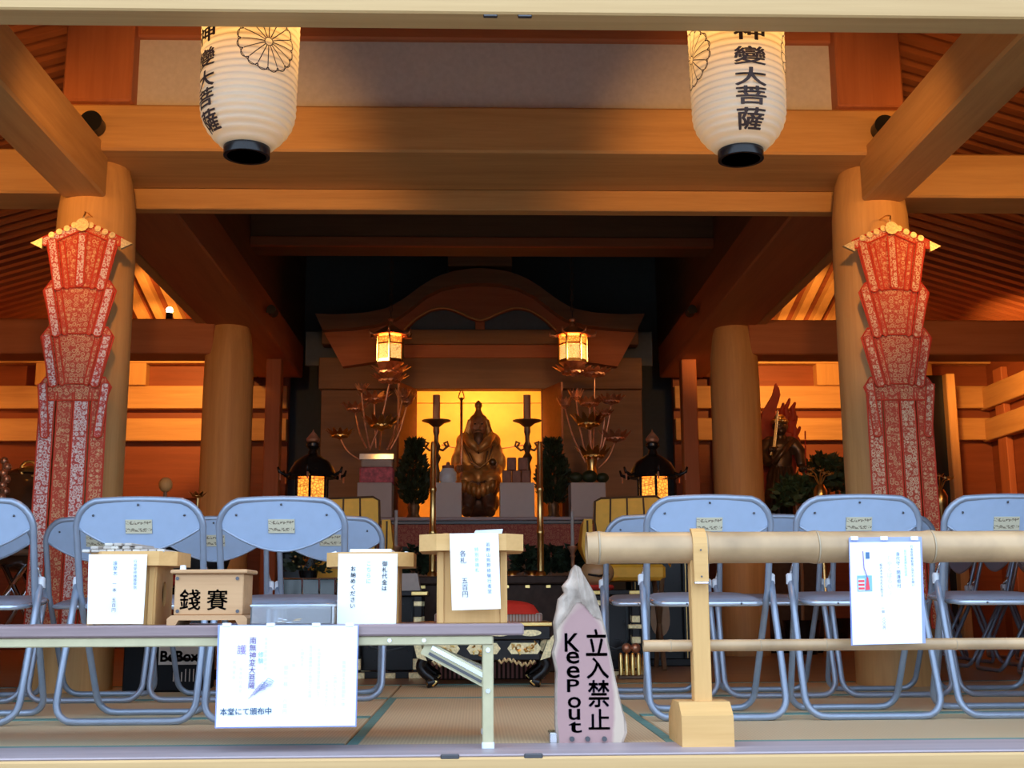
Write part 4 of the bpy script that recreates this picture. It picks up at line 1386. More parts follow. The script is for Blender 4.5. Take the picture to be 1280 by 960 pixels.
def hanging(side):
    white = 'brocade_white' if side < 0 else 'brocade_gold'
    apex = P(107, 281, 5.90) if side < 0 else P(1110, 285, 5.90)
    k = 5.90 / F / .985 * 1.02
    lab = 'tall red brocade hanging in tiers on the pillar %s' % ('behind the prayer-stick stand' if side < 0 else 'behind the bamboo rail notice')
    t = thing('brocade_hanging', lab, 'hanging', (apex.x, 5.90, apex.z - 505 * k), group='brocade hangings on the front pillars')
    Z = lambda dp: (505 - dp) * k                     # dp: drop below the apex in picture units
    X = lambda dx: dx * k
    # roof-shaped head with gilt ornaments
    for s in (-1, 1):
        c = strip(t, 'head_bar', X(s * 2), Z(4), X(s * 50), Z(26), .022, .022, -.035, 'brocade_red' if s > 0 else white, 'red_cord', .02)
        MB().hull([(X(s * 48), -.045, Z(20)), (X(s * 48), -.045, Z(34)), (X(s * 62), -.045, Z(27)), (X(s * 48), -.025, Z(20)), (X(s * 48), -.025, Z(34)), (X(s * 62), -.025, Z(27))]).build('gilt_tip', 'pale_gold', t)
        for q in range(4):
            MB().lathe([(.016, -.006), (.013, 0), (.006, .003)], 12, (X(s * (10 + 9 * q)), -.04, Z(4 + 4.2 * q)), 'Y').build('gilt_stud', 'pale_gold', c)
    MB().lathe([(.034, -.008), (.028, .0), (.012, .006)], 12, (0, -.046, Z(4)), 'Y').build('gilt_crest', 'pale_gold', t, smooth=True)
    MB().tube([(0, -.03, Z(-2)), (0, -.035, Z(-8)), (.006, -.03, Z(-13)), (0, -.02, Z(-15)), (-.004, .03, Z(-18)), (-.004, .115, Z(-19))], .004, 6).build('hook', 'brass', t)
    # tiers
    tiers = [(18, 82, 44, 31), (80, 140, 44, 30), (138, 202, 44, 30), (200, 222, 44, 38)]
    for i, (d0, d1, h0, h1) in enumerate(tiers):
        y = -.028 + .005 * i
        if i == 0:
            pts = [(X(-h0), Z(d0 + 6)), (0, Z(d0 - 14)), (X(h0), Z(d0 + 6)), (X(h1), Z(d1)), (X(-h1), Z(d1))]
        else:
            pts = [(X(-h0 + 8), Z(d0 - 6)), (X(-h0), Z(d0 + 6)), (X(-h1), Z(d1)), (X(h1), Z(d1)), (X(h0), Z(d0 + 6)), (X(h0 - 8), Z(d0 - 6))]
        poly_panel('tier_panel', pts, y, .012, 'brocade_red', t, 'red_cord', .005)
        if i < 3:
            for s in (-1, 1):
                strip(t, 'side_strip', X(s * (h0 - 7)), Z(d0 + 4), X(s * (h1 - 6)), Z(d1 + 4), .021, .021, y - .012, white, 'red_cord', .01)
                strip(t, 'side_strip', X(s * (h0 - 19)), Z(d0 + 6), X(s * (h1 - 16)), Z(d1 + 2), .012, .012, y - .006, 'brocade_red', 'red_cord', .008)
        else:
            for s in (-1, 1):
                strip(t, 'side_strip', X(s * (h0 - 6)), Z(d0 + 2), X(s * 31), Z(268), .020, .019, y - .012, white, 'red_cord', .01)
    strip(t, 'middle_strip', 0, Z(14), 0, Z(82), .020, .020, -.040, white, 'red_cord', .008)
    # tails down to the floor
    tail_x = [-32, -11, 9, 30]
    for j, dx in enumerate(tail_x):
        strip(t, 'tail_strip', X(dx), Z(212), X(dx * 1.02), Z(500), .036, .036, -.012 + .002 * (j % 2), white if j % 2 == 0 else 'brocade_red', 'red_cord', .006)
    return t


hanging(-1)
hanging(1)
# ================================================================== paper lanterns behind the header
def chochin(cx, label, face, Y=3.78):
    zb = PZ(186, Y, 310)
    t = thing('paper_lantern', label, 'lantern', (cx, Y, zb), group='paper lanterns behind the header beam')
    R = .158
    hgt = .86
    def rad(h):
        u = h / hgt
        lo = 1 - max(0, (0.16 - u) / .16) ** 2.3 * .52
        hi = 1 - max(0, (u - .84) / .16) ** 2.3 * .52
        return R * min(lo, hi) * (1 - .10 * max(0, .55 - u))
    prof = []
    n = 38
    for i in range(n):
        for s, d in ((0, .0), (.25, .0052), (.5, .007), (.75, .0052)):
            h = (i + s) / n * hgt
            prof.append((rad(h) + d - .0015, h))
    prof.append((rad(hgt), hgt))
    mb = MB()
    seg = 48
    vs, fs = [], []
    for r, h in prof:
        for k in range(seg):
            a = 2 * PI * k / seg
            vs.append((r * math.cos(a), r * math.sin(a), h))
    for i in range(len(prof) - 1):
        for k in range(seg):
            a, b_ = i * seg + k, i * seg + (k + 1) % seg
            fs.append((a, b_, b_ + seg, a + seg))
    sh_ = mb.add(vs, fs).build('paper_body', 'lit_paper', t, smooth='all')
    for h0, nm in ((-.028, 'bottom_ring'), (hgt - .02, 'top_ring')):
        rr = rad(0.0) + .004
        MB().lathe([(rr - .012, h0), (rr, h0), (rr, h0 + .05), (rr - .004, h0 + .055), (rr - .012, h0 + .05), (rr - .012, h0)], 40).build(nm, 'lacquer', t, smooth=True)
    MB().lathe([(.0, .0), (rad(0) - .006, .0), (rad(0) - .006, .012), (0, .012)], 32, (0, 0, -.02)).build('bottom_board', 'lacquer', t)
    MB().tube([(0, 0, hgt + .03), (0, 0, hgt + .25)], .004, 6).build('cord', 'steel_dark', t)
    # printing wrapped round the paper
    def wrap(mb_, ang, h0, nm):
        bm = bmesh.new()
        vv = [bm.verts.new((x, 0, z)) for x, y, z in mb_.v]
        for f in mb_.f:
            try:
                bm.faces.new([vv[i] for i in f])
            except ValueError:
                pass
        xs = [v[0] for v in mb_.v]
        x = min(xs)
        while x < max(xs):
            bmesh.ops.bisect_plane(bm, geom=bm.verts[:] + bm.edges[:] + bm.faces[:], plane_co=(x, 0, 0), plane_no=(1, 0, 0))
            x += .012
        zs = [v[2] for v in mb_.v]
        z = min(zs)
        while z < max(zs):
            bmesh.ops.bisect_plane(bm, geom=bm.verts[:] + bm.edges[:] + bm.faces[:], plane_co=(0, 0, z), plane_no=(0, 0, 1))
            z += .03
        bm.verts.index_update()
        out = MB()
        pts = []
        for v in bm.verts:
            h = h0 + v.co.z
            r = rad(h) + .0065
            a = ang + v.co.x / R
            pts.append((r * math.cos(a), r * math.sin(a), h))
        out.add(pts, [[v.index for v in f.verts] for f in bm.faces])
        bm.free()
        out.build(nm, 'ink_brown', sh_, fix=False)
    def crest():
        mb_ = MB()
        def ring(cx_, cz, r, w_, n_=28, a0=0, a1=2 * PI):
            v, f = [], []
            for k in range(n_ + 1):
                a = a0 + (a1 - a0) * k / n_
                v += [(cx_ + r * math.cos(a), 0, cz + r * math.sin(a)), (cx_ + (r + w_) * math.cos(a), 0, cz + (r + w_) * math.sin(a))]
            for k in range(n_):
                f.append((2 * k, 2 * k + 1, 2 * k + 3, 2 * k + 2))
            mb_.add(v, f)
        Rc = .094
        ring(0, 0, .012, .003)
        for k in range(16):
            a = 2 * PI * k / 16
            d, pnd = Vector((math.cos(a), 0, math.sin(a))), Vector((-math.sin(a), 0, math.cos(a)))
            mb_.add([d * .013 - pnd * .0016, d * Rc * .90 - pnd * .0016, d * Rc * .90 + pnd * .0016, d * .013 + pnd * .0016], [(0, 1, 2, 3)])
            a2 = a + PI / 16
            c = Vector((math.cos(a2), 0, math.sin(a2))) * Rc * .90
            ring(c.x, c.z, Rc * .90 * math.sin(PI / 16) - .0011, 0.0034, 8, a2 - PI / 2, a2 + PI / 2)
            e = d * Rc * .985
            ring(e.x, e.z, .0035, .0016, 6)
        ring(0, 0, Rc * 1.02, .0022, 60)
        return mb_
    # angles: -90 degrees faces the viewer
    chars = '神變大菩薩'
    zc = {'神': 32, '變': 62, '大': 88, '菩': 111, '薩': 137}
    for ch in chars:
        zz = PZ(zc[ch], Y - R, 925) - zb
        wrap(text_mb(ch, .074, .0016).xf(Matrix.Diagonal((1.50, 1, .88, 1))), math.radians(face), zz - .024, 'character')
    zz = PZ(48, Y - R, 335) - zb
    for da in (-84, 84):
        wrap(crest(), math.radians(face + da), zz, 'crest')
    lamp('POINT', (cx, Y, zb + .50), 3.2, AMBER, .05, parent=t)
    MB().ball((0, 0, .45), .03, 12, 8).build('bulb', 'bulb_glow', t, smooth='all')
    return t


chochin(PX(310, 150, 3.78), 'white paper lantern turned so its round crest faces out', -90 - 52)
chochin(PX(924, 150, 3.78), 'white paper lantern whose column of brush characters faces out', -90 + 3)
# ================================================================== shrine with curved gable and lit alcove
SHY = 11.0


def pts_at(seq, Y):
    return [((p := P(x, y, Y)).x, p.z) for x, y in seq]


def mirror(seq, c=600):
    return seq + [(2 * c - x, y) for x, y in reversed(seq) if abs(x - c) > .5]


zs_ = thing('altar_shrine', 'dark wooden altar shrine with curved gable roof and glowing alcove', 'shrine', (PX(600, 640, SHY), 11.6, 0.0))
top_o = [(394, 392), (420, 393), (455, 391), (485, 385), (505, 373), (525, 358), (545, 346), (565, 339), (585, 336), (600, 335)]
top_i = [(403, 412), (440, 410), (470, 406), (495, 398), (512, 386), (532, 370), (552, 360), (575, 355), (600, 354)]
bot_i = [(428, 458), (470, 452), (490, 432), (503, 415), (520, 398), (538, 387), (555, 384), (572, 389), (588, 397), (600, 401)]


def band(a, b_, Y0, Y1, name, mat):
    pa, pb = mirror(a), mirror(b_)
    poly = pts_at(pa, Y0) + list(reversed(pts_at(pb, Y0)))
    # strip of quads so the curved outline stays clean
    A, B = pts_at(pa, Y0), pts_at(pb, Y0)
    n = 60

    def samp(L, t):
        d = [0]
        for p, q in zip(L[:-1], L[1:]):
            d.append(d[-1] + math.dist(p, q))
        x = t * d[-1]
        for i in range(len(L) - 1):
            if x <= d[i + 1] + 1e-9:
                k = (x - d[i]) / max(d[i + 1] - d[i], 1e-9)
                return (L[i][0] * (1 - k) + L[i + 1][0] * k, L[i][1] * (1 - k) + L[i + 1][1] * k)
        return L[-1]
    vs, fs = [], []
    for i in range(n + 1):
        a_, b2 = samp(A, i / n), samp(B, i / n)
        vs += [(a_[0], Y0, a_[1]), (b2[0], Y0, b2[1]), (a_[0], Y1, a_[1]), (b2[0], Y1, b2[1])]
    for i in range(n):
        o, p = i * 4, i * 4 + 4
        fs += [(o, p, p + 1, o + 1), (o + 2, o + 3, p + 3, p + 2), (o, o + 2, p + 2, p), (o + 1, p + 1, p + 3, o + 3)]
    fs += [(0, 1, 3, 2), (n * 4, n * 4 + 2, n * 4 + 3, n * 4 + 1)]
    return MB().add(vs, fs).build(name, mat, zs_, True, smooth=True)


band(top_o, top_i, SHY - .12, 12.6, 'gable_roof', 'dark_wood_X')
band(top_i, bot_i, SHY, SHY + .10, 'bargeboard', 'rafter_wood_X')
slabp0 = (P(560, 333, SHY), P(640, 318, SHY))
MB().cbox(slabp0[0].x, slabp0[1].x, SHY - .1, SHY + .5, slabp0[0].z - .02, slabp0[1].z, .01).build('ridge_block', 'dark_wood_X', zs_, True)
# outline moulding under the curved board
pa = smooth_path([Vector((x, SHY - .006, z)) for x, z in pts_at(mirror([(505, 412), (520, 398), (538, 387), (555, 384), (572, 389), (588, 397), (600, 401)]), SHY)], 2)
MB().tube(pa, .010, 6).build('carved_moulding', 'cypress_X', zs_, True, smooth='all')


def slabp(x0, x1, y0, y1, Y0, Y1, name, mat, c=.006):
    a, b_ = P(x0, y1, Y0), P(x1, y0, Y0)
    return MB().cbox(a.x, b_.x, Y0, Y1, a.z, b_.z, c).build(name, mat, zs_, True)


slabp(505, 695, 388, 414, SHY + .14, SHY + .2, 'gable_panel', 'wall_teal')
slabp(594, 606, 398, 414, SHY + .08, SHY + .14, 'king_strut', 'rafter_wood_Z')
slabp(402, 798, 412, 430, SHY + .06, SHY + .22, 'cross_beam', 'dark_wood_X')
slabp(425, 775, 430, 447, SHY + .10, SHY + .24, 'cross_beam', 'rafter_wood_X')
slabp(398, 802, 447, 486, SHY + .12, SHY + .26, 'lintel', 'dark_wood_X')
slabp(381, 432, 414, 457, SHY + .28, SHY + .32, 'side_panel', 'wall_teal')
slabp(768, 815, 414, 457, SHY + .28, SHY + .32, 'side_panel', 'wall_teal')
for x0, x1 in ((398, 519), (678, 802)):
    slabp(x0, x1, 486, 648, SHY + .20, SHY + .26, 'side_wall', 'dark_wood_X')
# folding doors standing open beside the alcove
for s, (x0, x1) in ((-1, (497, 519)), (1, (678, 701))):
    a, b_, c, d = P(x0, 481 if s < 0 else 488, SHY - .0), P(x1, 488 if s < 0 else 481, SHY - .0), P(x1, 648, SHY), P(x0, 648, SHY)
    hi, lo = (P(519, 488, SHY + .18), P(497, 480, SHY - .22)) if s < 0 else (P(678, 488, SHY + .18), P(701, 480, SHY - .22))
    zlo = P(600, 648, SHY).z
    n_ = Vector((hi.y - lo.y, -(hi.x - lo.x), 0)).normalized() * .02
    q = [Vector((hi.x, hi.y, 0)), Vector((lo.x, lo.y, 0)), Vector((lo.x, lo.y, 0)) + n_, Vector((hi.x, hi.y, 0)) + n_]
    zt_ = P(519, 487, SHY + .18).z
    MB().add([(p.x, p.y, zlo) for p in q] + [(p.x, p.y, zt_) for p in q], [(0, 1, 2, 3), (7, 6, 5, 4), (0, 4, 5, 1), (1, 5, 6, 2), (2, 6, 7, 3), (3, 7, 4, 0)]).build('door', 'board_red', zs_, True)
# alcove: gilt boards lit from a lamp hidden behind the lintel
plain('gilt_board', (0.90, 0.60, 0.16), 0.45, var=0.08, scale=6)
ax0, ax1 = PX(519, 560, SHY + .2), PX(678, 560, SHY + .2)
az0, az1 = 1.10, P(600, 487, SHY + .2).z
zseam = P(600, 504, 12.3).z
MB().box(ax0 - .3, ax1 + .3, 12.3, 12.33, az0, zseam - .004).build('back_board', 'gilt_board', zs_, True)
MB().box(ax0 - .3, ax1 + .3, 12.3, 12.33, zseam + .004, az1 + .5).build('back_board', 'gilt_board', zs_, True)
for x in (ax0 - .33, ax1 + .3):
    MB().box(x, x + .03, SHY + .26, 12.33, az0, az1 + .5).build('alcove_side', 'gilt_board', zs_, True)
MB().box(ax0 - .33, ax1 + .33, SHY + .26, 12.33, az1 + .5, az1 + .53).build('alcove_top', 'gilt_board', zs_, True)
MB().box(ax0 - .33, ax1 + .33, SHY + .26, 12.33, az0 - .03, az0).build('alcove_floor', 'dark_wood_X', zs_, True)
xm = (ax0 + ax1) / 2
MB().cbox(xm - .45, xm + .45, SHY + .34, SHY + .44, az1 + .30, az1 + .34, .005).build('alcove_lamp', 'bulb_glow', zs_, True)
lamp('AREA', (xm, SHY + .5, az1 + .28), 11, (1.0, 0.35, 0.015), .5, aim=(xm, 12.3, 1.75), parent=zs_)

# ================================================================== altar shelf with brocade front
SFY = 10.0
SFZ = PZ(646, SFY)
sx0, sx1 = PX(438, 646, SFY), PX(762, 646, SFY)
al = thing('altar_shelf', 'long dark altar shelf with red brocade front below the white boxes', 'altar', (xm, SFY + .4, 0))
MB().cbox(sx0, sx1, SFY, SFY + .95, SFZ - .03, SFZ, .008).build('shelf_top', 'sill_grey', al, True)
MB().box(sx0 + .02, sx1 - .02, SFY + .03, SFY + .05, PZ(701, SFY), SFZ - .03).build('brocade_front', 'brocade_dark', al, True)
MB().box(sx0 + .01, sx1 - .01, SFY + .05, SFY + .9, 0, SFZ - .03).build('cabinet', 'dark_wood_X', al, True)
MB().cbox(sx0 - .0, sx1 + .0, SFY + .02, SFY + .04, SFZ - .06, SFZ - .03, .004).build('edge_moulding', 'lacquer', al, True)


def on_shelf(px0, px1, pyt, pyb, Y, depth, name, label, cat, mat, group=None):
    a, b_ = P(px0, pyb, Y), P(px1, pyt, Y)
    o = MB().cbox(a.x, b_.x, Y, Y + depth, SFZ, b_.z, .004).build(name, mat)
    return tag(o, label, cat, group)


whites = [(446, 490, 'below the pink-filled clear pack'), (541, 577, 'beside the seated statue, on its staff side'), (625, 668, 'below the stacked brown packets'), (714, 757, 'below the dark green melons')]
for x0, x1, w_ in whites:
    on_shelf(x0, x1, 603, 644, SFY + .06, .28, 'white_box', 'plain white cube box on the altar shelf, ' + w_, 'box', 'white_box', 'white boxes on the altar shelf')
zw = PZ(603, SFY + .06)
# clear pack with pink contents
a, b_ = P(449, 603, SFY + .1), P(492, 566, SFY + .1)
pk = thing('gift_pack', 'clear pack with pink paper flowers on the white box', 'gift pack', ((a.x + b_.x) / 2, SFY + .18, zw))
MB().cbox(a.x, b_.x, SFY + .10, SFY + .26, zw, zw + (b_.z - a.z) * .55, .01).build('pink_filling', 'pink_paper', pk, True)
MB().cbox(a.x + .01, b_.x - .01, SFY + .12, SFY + .24, zw + (b_.z - a.z) * .55, zw + (b_.z - a.z) * .85, .01).build('white_filling', 'grey_card', pk, True)
MB().cbox(a.x - .003, b_.x + .003, SFY + .095, SFY + .265, zw + (b_.z - a.z) * .80, zw + (b_.z - a.z), .004).build('wrapper_top', 'clear_edge', pk, True)
# brown packets stacked
for row, (y0, y1, xs) in enumerate(((603, 587, (628, 640, 652)), (587, 571, (634, 648)))):
    for j, x in enumerate(xs):
        a, b_ = P(x, y0, SFY + .12), P(x + 11.3, y1, SFY + .12)
        zz = zw + row * (P(x, 587, SFY + .12).z - P(x, 603, SFY + .12).z + .001)
        o = MB().cbox(a.x, b_.x, SFY + .12, SFY + .24, zz, zz + (b_.z - a.z), .006).build('brown_packet', 'brown_packet')
        tag(o, 'small brown packet in the %s row of the stack, %s' % ('lower' if row == 0 else 'upper', ('next to the statue', 'in the middle' if row == 0 else 'next to the brass pole', 'next to the brass pole')[j]), 'packet', 'brown packets on the white box')
# glass candy jar
q = P(560, 600, SFY + .16)
jr = thing('glass_jar', 'round glass jar with dark lid on the white box by the staff', 'jar', (q.x, SFY + .18, zw))
MB().lathe([(.06, 0), (.075, .03), (.075, .09), (.05, .13)], 24).build('jar_body', 'clear_edge', jr, smooth=True)
MB().lathe([(.052, .13), (.052, .155), (.02, .16), (.012, .185), (.0, .19)], 24).build('lid', 'brown_packet', jr, smooth=True)
# melons
for k, (px, r) in enumerate(((719, .058), (736, .068), (752, .055))):
    q = P(px, 596, SFY + .2)
    o = MB().ball((q.x, SFY + .13, zw + r * .8), (r, r, r * .8), 16, 10)
    ob = o.build('melon', 'leaf_dark', smooth='all')
    tag(ob, 'dark green melon on the white box under gilt lotus, %s' % ('smallest' if k == 2 else ('largest' if k == 1 else 'nearest the conical spray')), 'melon', 'melons on the white box')

# ------------------------------------------------------------------ seated statue
STY = 11.05
st0 = P(598, 646, STY)
sk = STY / F * 1.03                                  # metres for one picture unit at the statue


def S(dx, y, dy=0.0):
    p = P(598, y, STY)
    return Vector((p.x + dx * sk, STY + dy, p.z))


sc_x = st0.x
stt = thing('seated_statue', 'seated bearded ascetic statue in hood and gold robe before the alcove', 'statue', (sc_x, STY, SFZ))
MB().cbox(sc_x - .30, sc_x + .30, STY - .2, STY + .3, SFZ, SFZ + .03, .01).build('rock_base', 'statue_dark', stt, True)
mb = MB()
for dx, y, dy, rx, ry, rz in ((0, 575, .05, 24, 18, 34), (0, 560, .05, 27, 16, 20), (-14, 551, .05, 14, 13, 12), (14, 551, .05, 14, 13, 12), (0, 598, .0, 26, 22, 18), (0, 545, .04, 13, 11, 12),
                              (-22, 572, .03, 9, 10, 20), (22, 572, .03, 9, 10, 20), (-22, 588, -.06, 8, 12, 8), (21, 588, -.06, 8, 12, 8), (-15, 602, -.12, 13, 17, 11), (15, 602, -.12, 13, 17, 11), (-26, 578, .0, 8, 10, 14), (26, 578, .0, 8, 10, 14), (-19, 606, -.06, 10, 12, 12), (19, 606, -.06, 10, 12, 12)):
    p = S(dx, y, dy)
    mb.ball(p, (rx * sk, ry * sk, rz * sk), 16, 10)
fuse(mb, .014, 5).build('robed_body', 'statue_gold', stt, True, smooth='all')
mb = MB()
for s in (-1, 1):
    a, b_, c = S(s * 13, 606, -.14), S(s * 12, 622, -.17), S(s * 14, 640, -.14)
    mb.tube([a, b_, c, c + Vector((0, -.09, -.02))], [.10, .075, .055, .05], 12)
    mb.ball(c + Vector((0, -.06, -.02)), (.05, .09, .035), 12, 8)
mb.ball(S(0, 628, .05), (.20, .16, .14), 16, 10)
fuse(mb, .014, 4).build('legs', 'statue_dark', stt, True, smooth='all')
# hem of the robe, fold by fold
for k in range(7):
    x = -18 + k * 6
    a, b_ = S(x, 604 + 2 * (3 - abs(k - 3)), -.24), S(x * .9, 618 + 4 * (3 - abs(k - 3)) * .6, -.22)
    MB().tube([a, (a + b_) / 2 + Vector((0, -.02, 0)), b_], [.03, .036, .02], 8).build('robe_fold', 'statue_gold', stt, True, smooth='all')
# head with face
mb = MB()
hd_ = S(0, 534, -.06)
mb.ball(hd_, (.075, .085, .105), 20, 14)
mb.ball(hd_ + Vector((0, -.075, -.005)), (.016, .022, .03), 12, 8)          # nose
for s in (-1, 1):
    mb.ball(hd_ + Vector((s * .032, -.062, .030)), (.028, .018, .010), 10, 6)   # brow
    mb.ball(hd_ + Vector((s * .036, -.055, -.025)), (.024, .022, .020), 10, 6)  # cheek
    mb.ball(hd_ + Vector((s * .076, .0, .0)), (.012, .02, .03), 10, 6)          # ear
mb.ball(hd_ + Vector((0, -.062, -.062)), (.026, .016, .010), 10, 6)
fuse(mb, .007, 2).build('head', 'statue_face', stt, True, smooth='all')
for s in (-1, 1):
    MB().ball(hd_ + Vector((s * .032, -.080, .010)), (.013, .006, .006), 10, 6).build('eye', 'black', stt, True, smooth='all')
MB().tube([hd_ + Vector((-.026, -.076, -.050)), hd_ + Vector((0, -.084, -.046)), hd_ + Vector((.026, -.076, -.050))], .005, 6).build('mouth', 'black', stt, True)
mb = MB()
b0 = hd_ + Vector((0, -.055, -.08))
mb.tube([b0, b0 + Vector((0, -.015, -.06)), b0 + Vector((0, -.005, -.13)), b0 + Vector((0, .01, -.18))], [.045, .04, .026, .006], 12)
mb.build('beard', 'statue_dark', stt, True, smooth='all')
# hood falling to the shoulders
mb = MB()
for s in (-1, 1):
    a = hd_ + Vector((s * .070, .01, .06))
    mb.tube([a, hd_ + Vector((s * .088, .015, -.02)), hd_ + Vector((s * .115, .02, -.11)), hd_ + Vector((s * .17, .03, -.17))], [.030, .034, .042, .014], 10)
mb.ball(hd_ + Vector((0, .03, .062)), (.086, .085, .062), 16, 10)
mb.lathe([(.050, .10), (.040, .125), (.026, .15), (.026, .17), (.036, .19), (.034, .21), (.018, .235), (.0, .25)], 16, hd_ + Vector((0, .02, 0)))
fuse(mb, .007, 1).build('hood', 'statue_gold', stt, True, smooth='all')
# collar of the robe
for s in (-1, 1):
    MB().tube([S(s * 17, 545, -.09), S(s * 10, 556, -.16), S(0, 566, -.19)], [.035, .045, .03], 10).build('collar', 'statue_gold', stt, True, smooth='all')
for k in range(5):
    MB().tube([S(-20 + 3 * k, 560 + 3 * k, -.17), S(-10 + 2 * k, 580 + 2 * k, -.21), S(2, 588, -.22), S(14 - 2 * k, 578 + 2 * k, -.21), S(20 - 3 * k, 558 + 3 * k, -.17)], .010, 6).build('robe_fold', 'statue_dark' if k % 2 else 'statue_gold', stt, True, smooth='all')
# hands: the staff hand and the hand with a jewel on the knee
def fist(c, s, nm):
    mb_ = MB().ball(c, (.034, .04, .030), 12, 8)
    for j in range(4):
        q_ = c + Vector((s * (-.026 + .017 * j), -.030, .012))
        mb_.tube([q_ + Vector((0, .02, .02)), q_ + Vector((0, -.018, .012)), q_ + Vector((0, -.014, -.022)), q_ + Vector((0, .008, -.026))], [.010, .010, .009, .006], 8)
    q_ = c + Vector((s * .036, -.012, .016))
    mb_.tube([q_, q_ + Vector((-s * .010, -.026, .008)), q_ + Vector((-s * .028, -.036, .002))], [.011, .010, .007], 8)
    return mb_.build(nm, 'statue_face', stt, True, smooth='all')


fist(S(-22, 590, -.22), -1, 'hand')
fist(S(18, 586, -.22), 1, 'hand')
MB().ball(S(17, 582, -.27), .035, 12, 8).build('jewel', 'bronze', stt, True, smooth='all')
sf = MB().tube([S(-20.5, 640, -.22), S(-20.5, 502, -.22)], .012, 8).build('staff', 'copper', stt, True, smooth='all')
MB().tube([S(-20.5, 506, -.22), S(-24, 502, -.22), S(-23, 497, -.22), S(-20.5, 493, -.22), S(-18, 497, -.22), S(-17, 502, -.22), S(-20.5, 506, -.22)], .007, 6).build('finial_ring', 'brass', sf, True)
# rope behind the statue
MB().tube(smooth_path([P(552, 556, 11.48), P(575, 561, 11.48), P(600, 563, 11.48), P(625, 561, 11.48), P(655, 556, 11.48)], 2), .008, 6).build('rope', 'copper')
tag(bpy.data.objects['rope'], 'thin sagging rope behind the seated statue between the candlesticks', 'rope')

# ------------------------------------------------------------------ tall candlesticks on the shelf
for px, w_ in ((545, 'by the statue staff'), (659.5, 'above the brown packets')):
    Y = SFY + .70
    b0 = P(px, 600, Y)
    k = Y / F * 1.03
    t = thing('candlestick', 'dark bronze candlestick with unlit brown candle, ' + w_, 'candlestick', (b0.x, Y, SFZ), group='candlesticks beside the statue')
    zz = lambda y: P(px, y, Y).z - SFZ
    MB().lathe([(.10, 0), (.09, .02), (.03, .05), (.03, zz(600)), (.035, zz(590)), (.022, zz(580)), (.045, zz(572)), (.022, zz(566)), (.04, zz(558)), (.02, zz(552)), (.02, zz(545)), (.03, zz(540)), (.028, zz(534)), (.075, zz(529)), (.13, zz(526.5)), (.13, zz(525.5)), (.0, zz(526.5))], 20).build('stem', 'bronze', t, smooth=True)
    MB().lathe([(.033, zz(526)), (.033, zz(494)), (.0, zz(493.5))], 16).build('candle', 'candle', t, smooth=True)
    for s in (-1, 1):
        MB().tube([(0, 0, zz(560)), (s * .06, 0, zz(563)), (s * .11, 0, zz(557)), (s * .10, 0, zz(552)), (s * .07, 0, zz(554)), (s * .09, 0, zz(558))], .012, 6).build('scroll_branch', 'bronze', t, smooth='all')

# ------------------------------------------------------------------ gilt lotus bouquets
def lotus(mb, c, r, up_=0.6, n=10):
    """open lotus flower: two rings of cupped petals"""
    for ring, (rr, lift, m_) in enumerate(((r, up_, n), (r * .62, up_ * 1.5, n - 3))):
        for k in range(m_):
            a = 2 * PI * (k + .5 * ring) / m_
            d, s = Vector((math.cos(a), math.sin(a), 0)), Vector((-math.sin(a), math.cos(a), 0))
            w_ = rr * .24
            p0 = c + d * rr * .10
            p1 = c + d * rr * .55 + Vector((0, 0, rr * lift * .25))
            p2 = c + d * rr + Vector((0, 0, rr * lift * .75))
            v = [p0 - s * w_ * .4, p0 + s * w_ * .4, p1 + s * w_, p1 - s * w_, p2 - s * w_ * .15, p2 + s * w_ * .15, p1 - Vector((0, 0, rr * .12))]
            mb.add(v, [(0, 1, 6), (1, 2, 6), (2, 3, 6), (3, 0, 6), (3, 2, 5, 4)])
    mb.ball(c + Vector((0, 0, r * .12)), r * .22, 8, 6)
    return mb


bq = {'left': (471, [(487, 478, 462, 563, .13, .5), (503, 500, 485, 560, .06, 1.6), (444, 515, 458, 560, .10, .8), (468, 503, 470, 560, .12, .7), (476, 537, 474, 562, .13, .9), (508, 508, 488, 562, .07, 1.6), (452, 490, 462, 560, .05, 1.4), (425, 548, 452, 576, .10, .8), (495, 530, 484, 562, .06, .8)]),
      'right': (741, [(743, 470, 741, 575, .13, .5), (720, 500, 734, 575, .06, 1.6), (764, 505, 748, 575, .10, .8), (737, 508, 740, 575, .11, .7), (736, 535, 740, 578, .13, .9), (706, 510, 732, 578, .06, 1.6), (769, 552, 748, 585, .12, .8), (742, 575, 742, 588, .13, .9), (756, 520, 746, 578, .07, .8)])}
for side, (bx, fl_) in bq.items():
    Y = SFY + .25
    base = P(bx, 598, Y)
    t = thing('gilt_lotus_bouquet', 'bouquet of gilt metal lotus flowers %s' % ('rising behind the pink-filled pack' if side == 'left' else 'rising above the dark green melons'), 'flowers', (base.x, Y, zw), group='gilt lotus bouquets')
    MB().lathe([(.05, 0), (.06, .02), (.05, .08), (.035, .16), (.05, .22), (.045, .22)], 16, (0, .06, 0)).build('vase', 'brass', t, smooth=True)
    for j, (x, y, x2, y2, r, u) in enumerate(fl_):
        dy = random.uniform(-.06, .16)
        c, b2 = P(x, y, Y + dy), P(x2, y2, Y + .06)
        mid = (c + b2) / 2 + Vector(((c.x - b2.x) * .12, 0, -.03))
        sm = MB().tube(smooth_path([b2, mid, c], 2), .008, 6).build('stem', 'copper', t, True, smooth='all')
        lotus(MB(), c, r * 1.3, u, 13).build('lotus_flower', 'gold' if j in (4, 7) else 'copper', sm, True, fix=False)

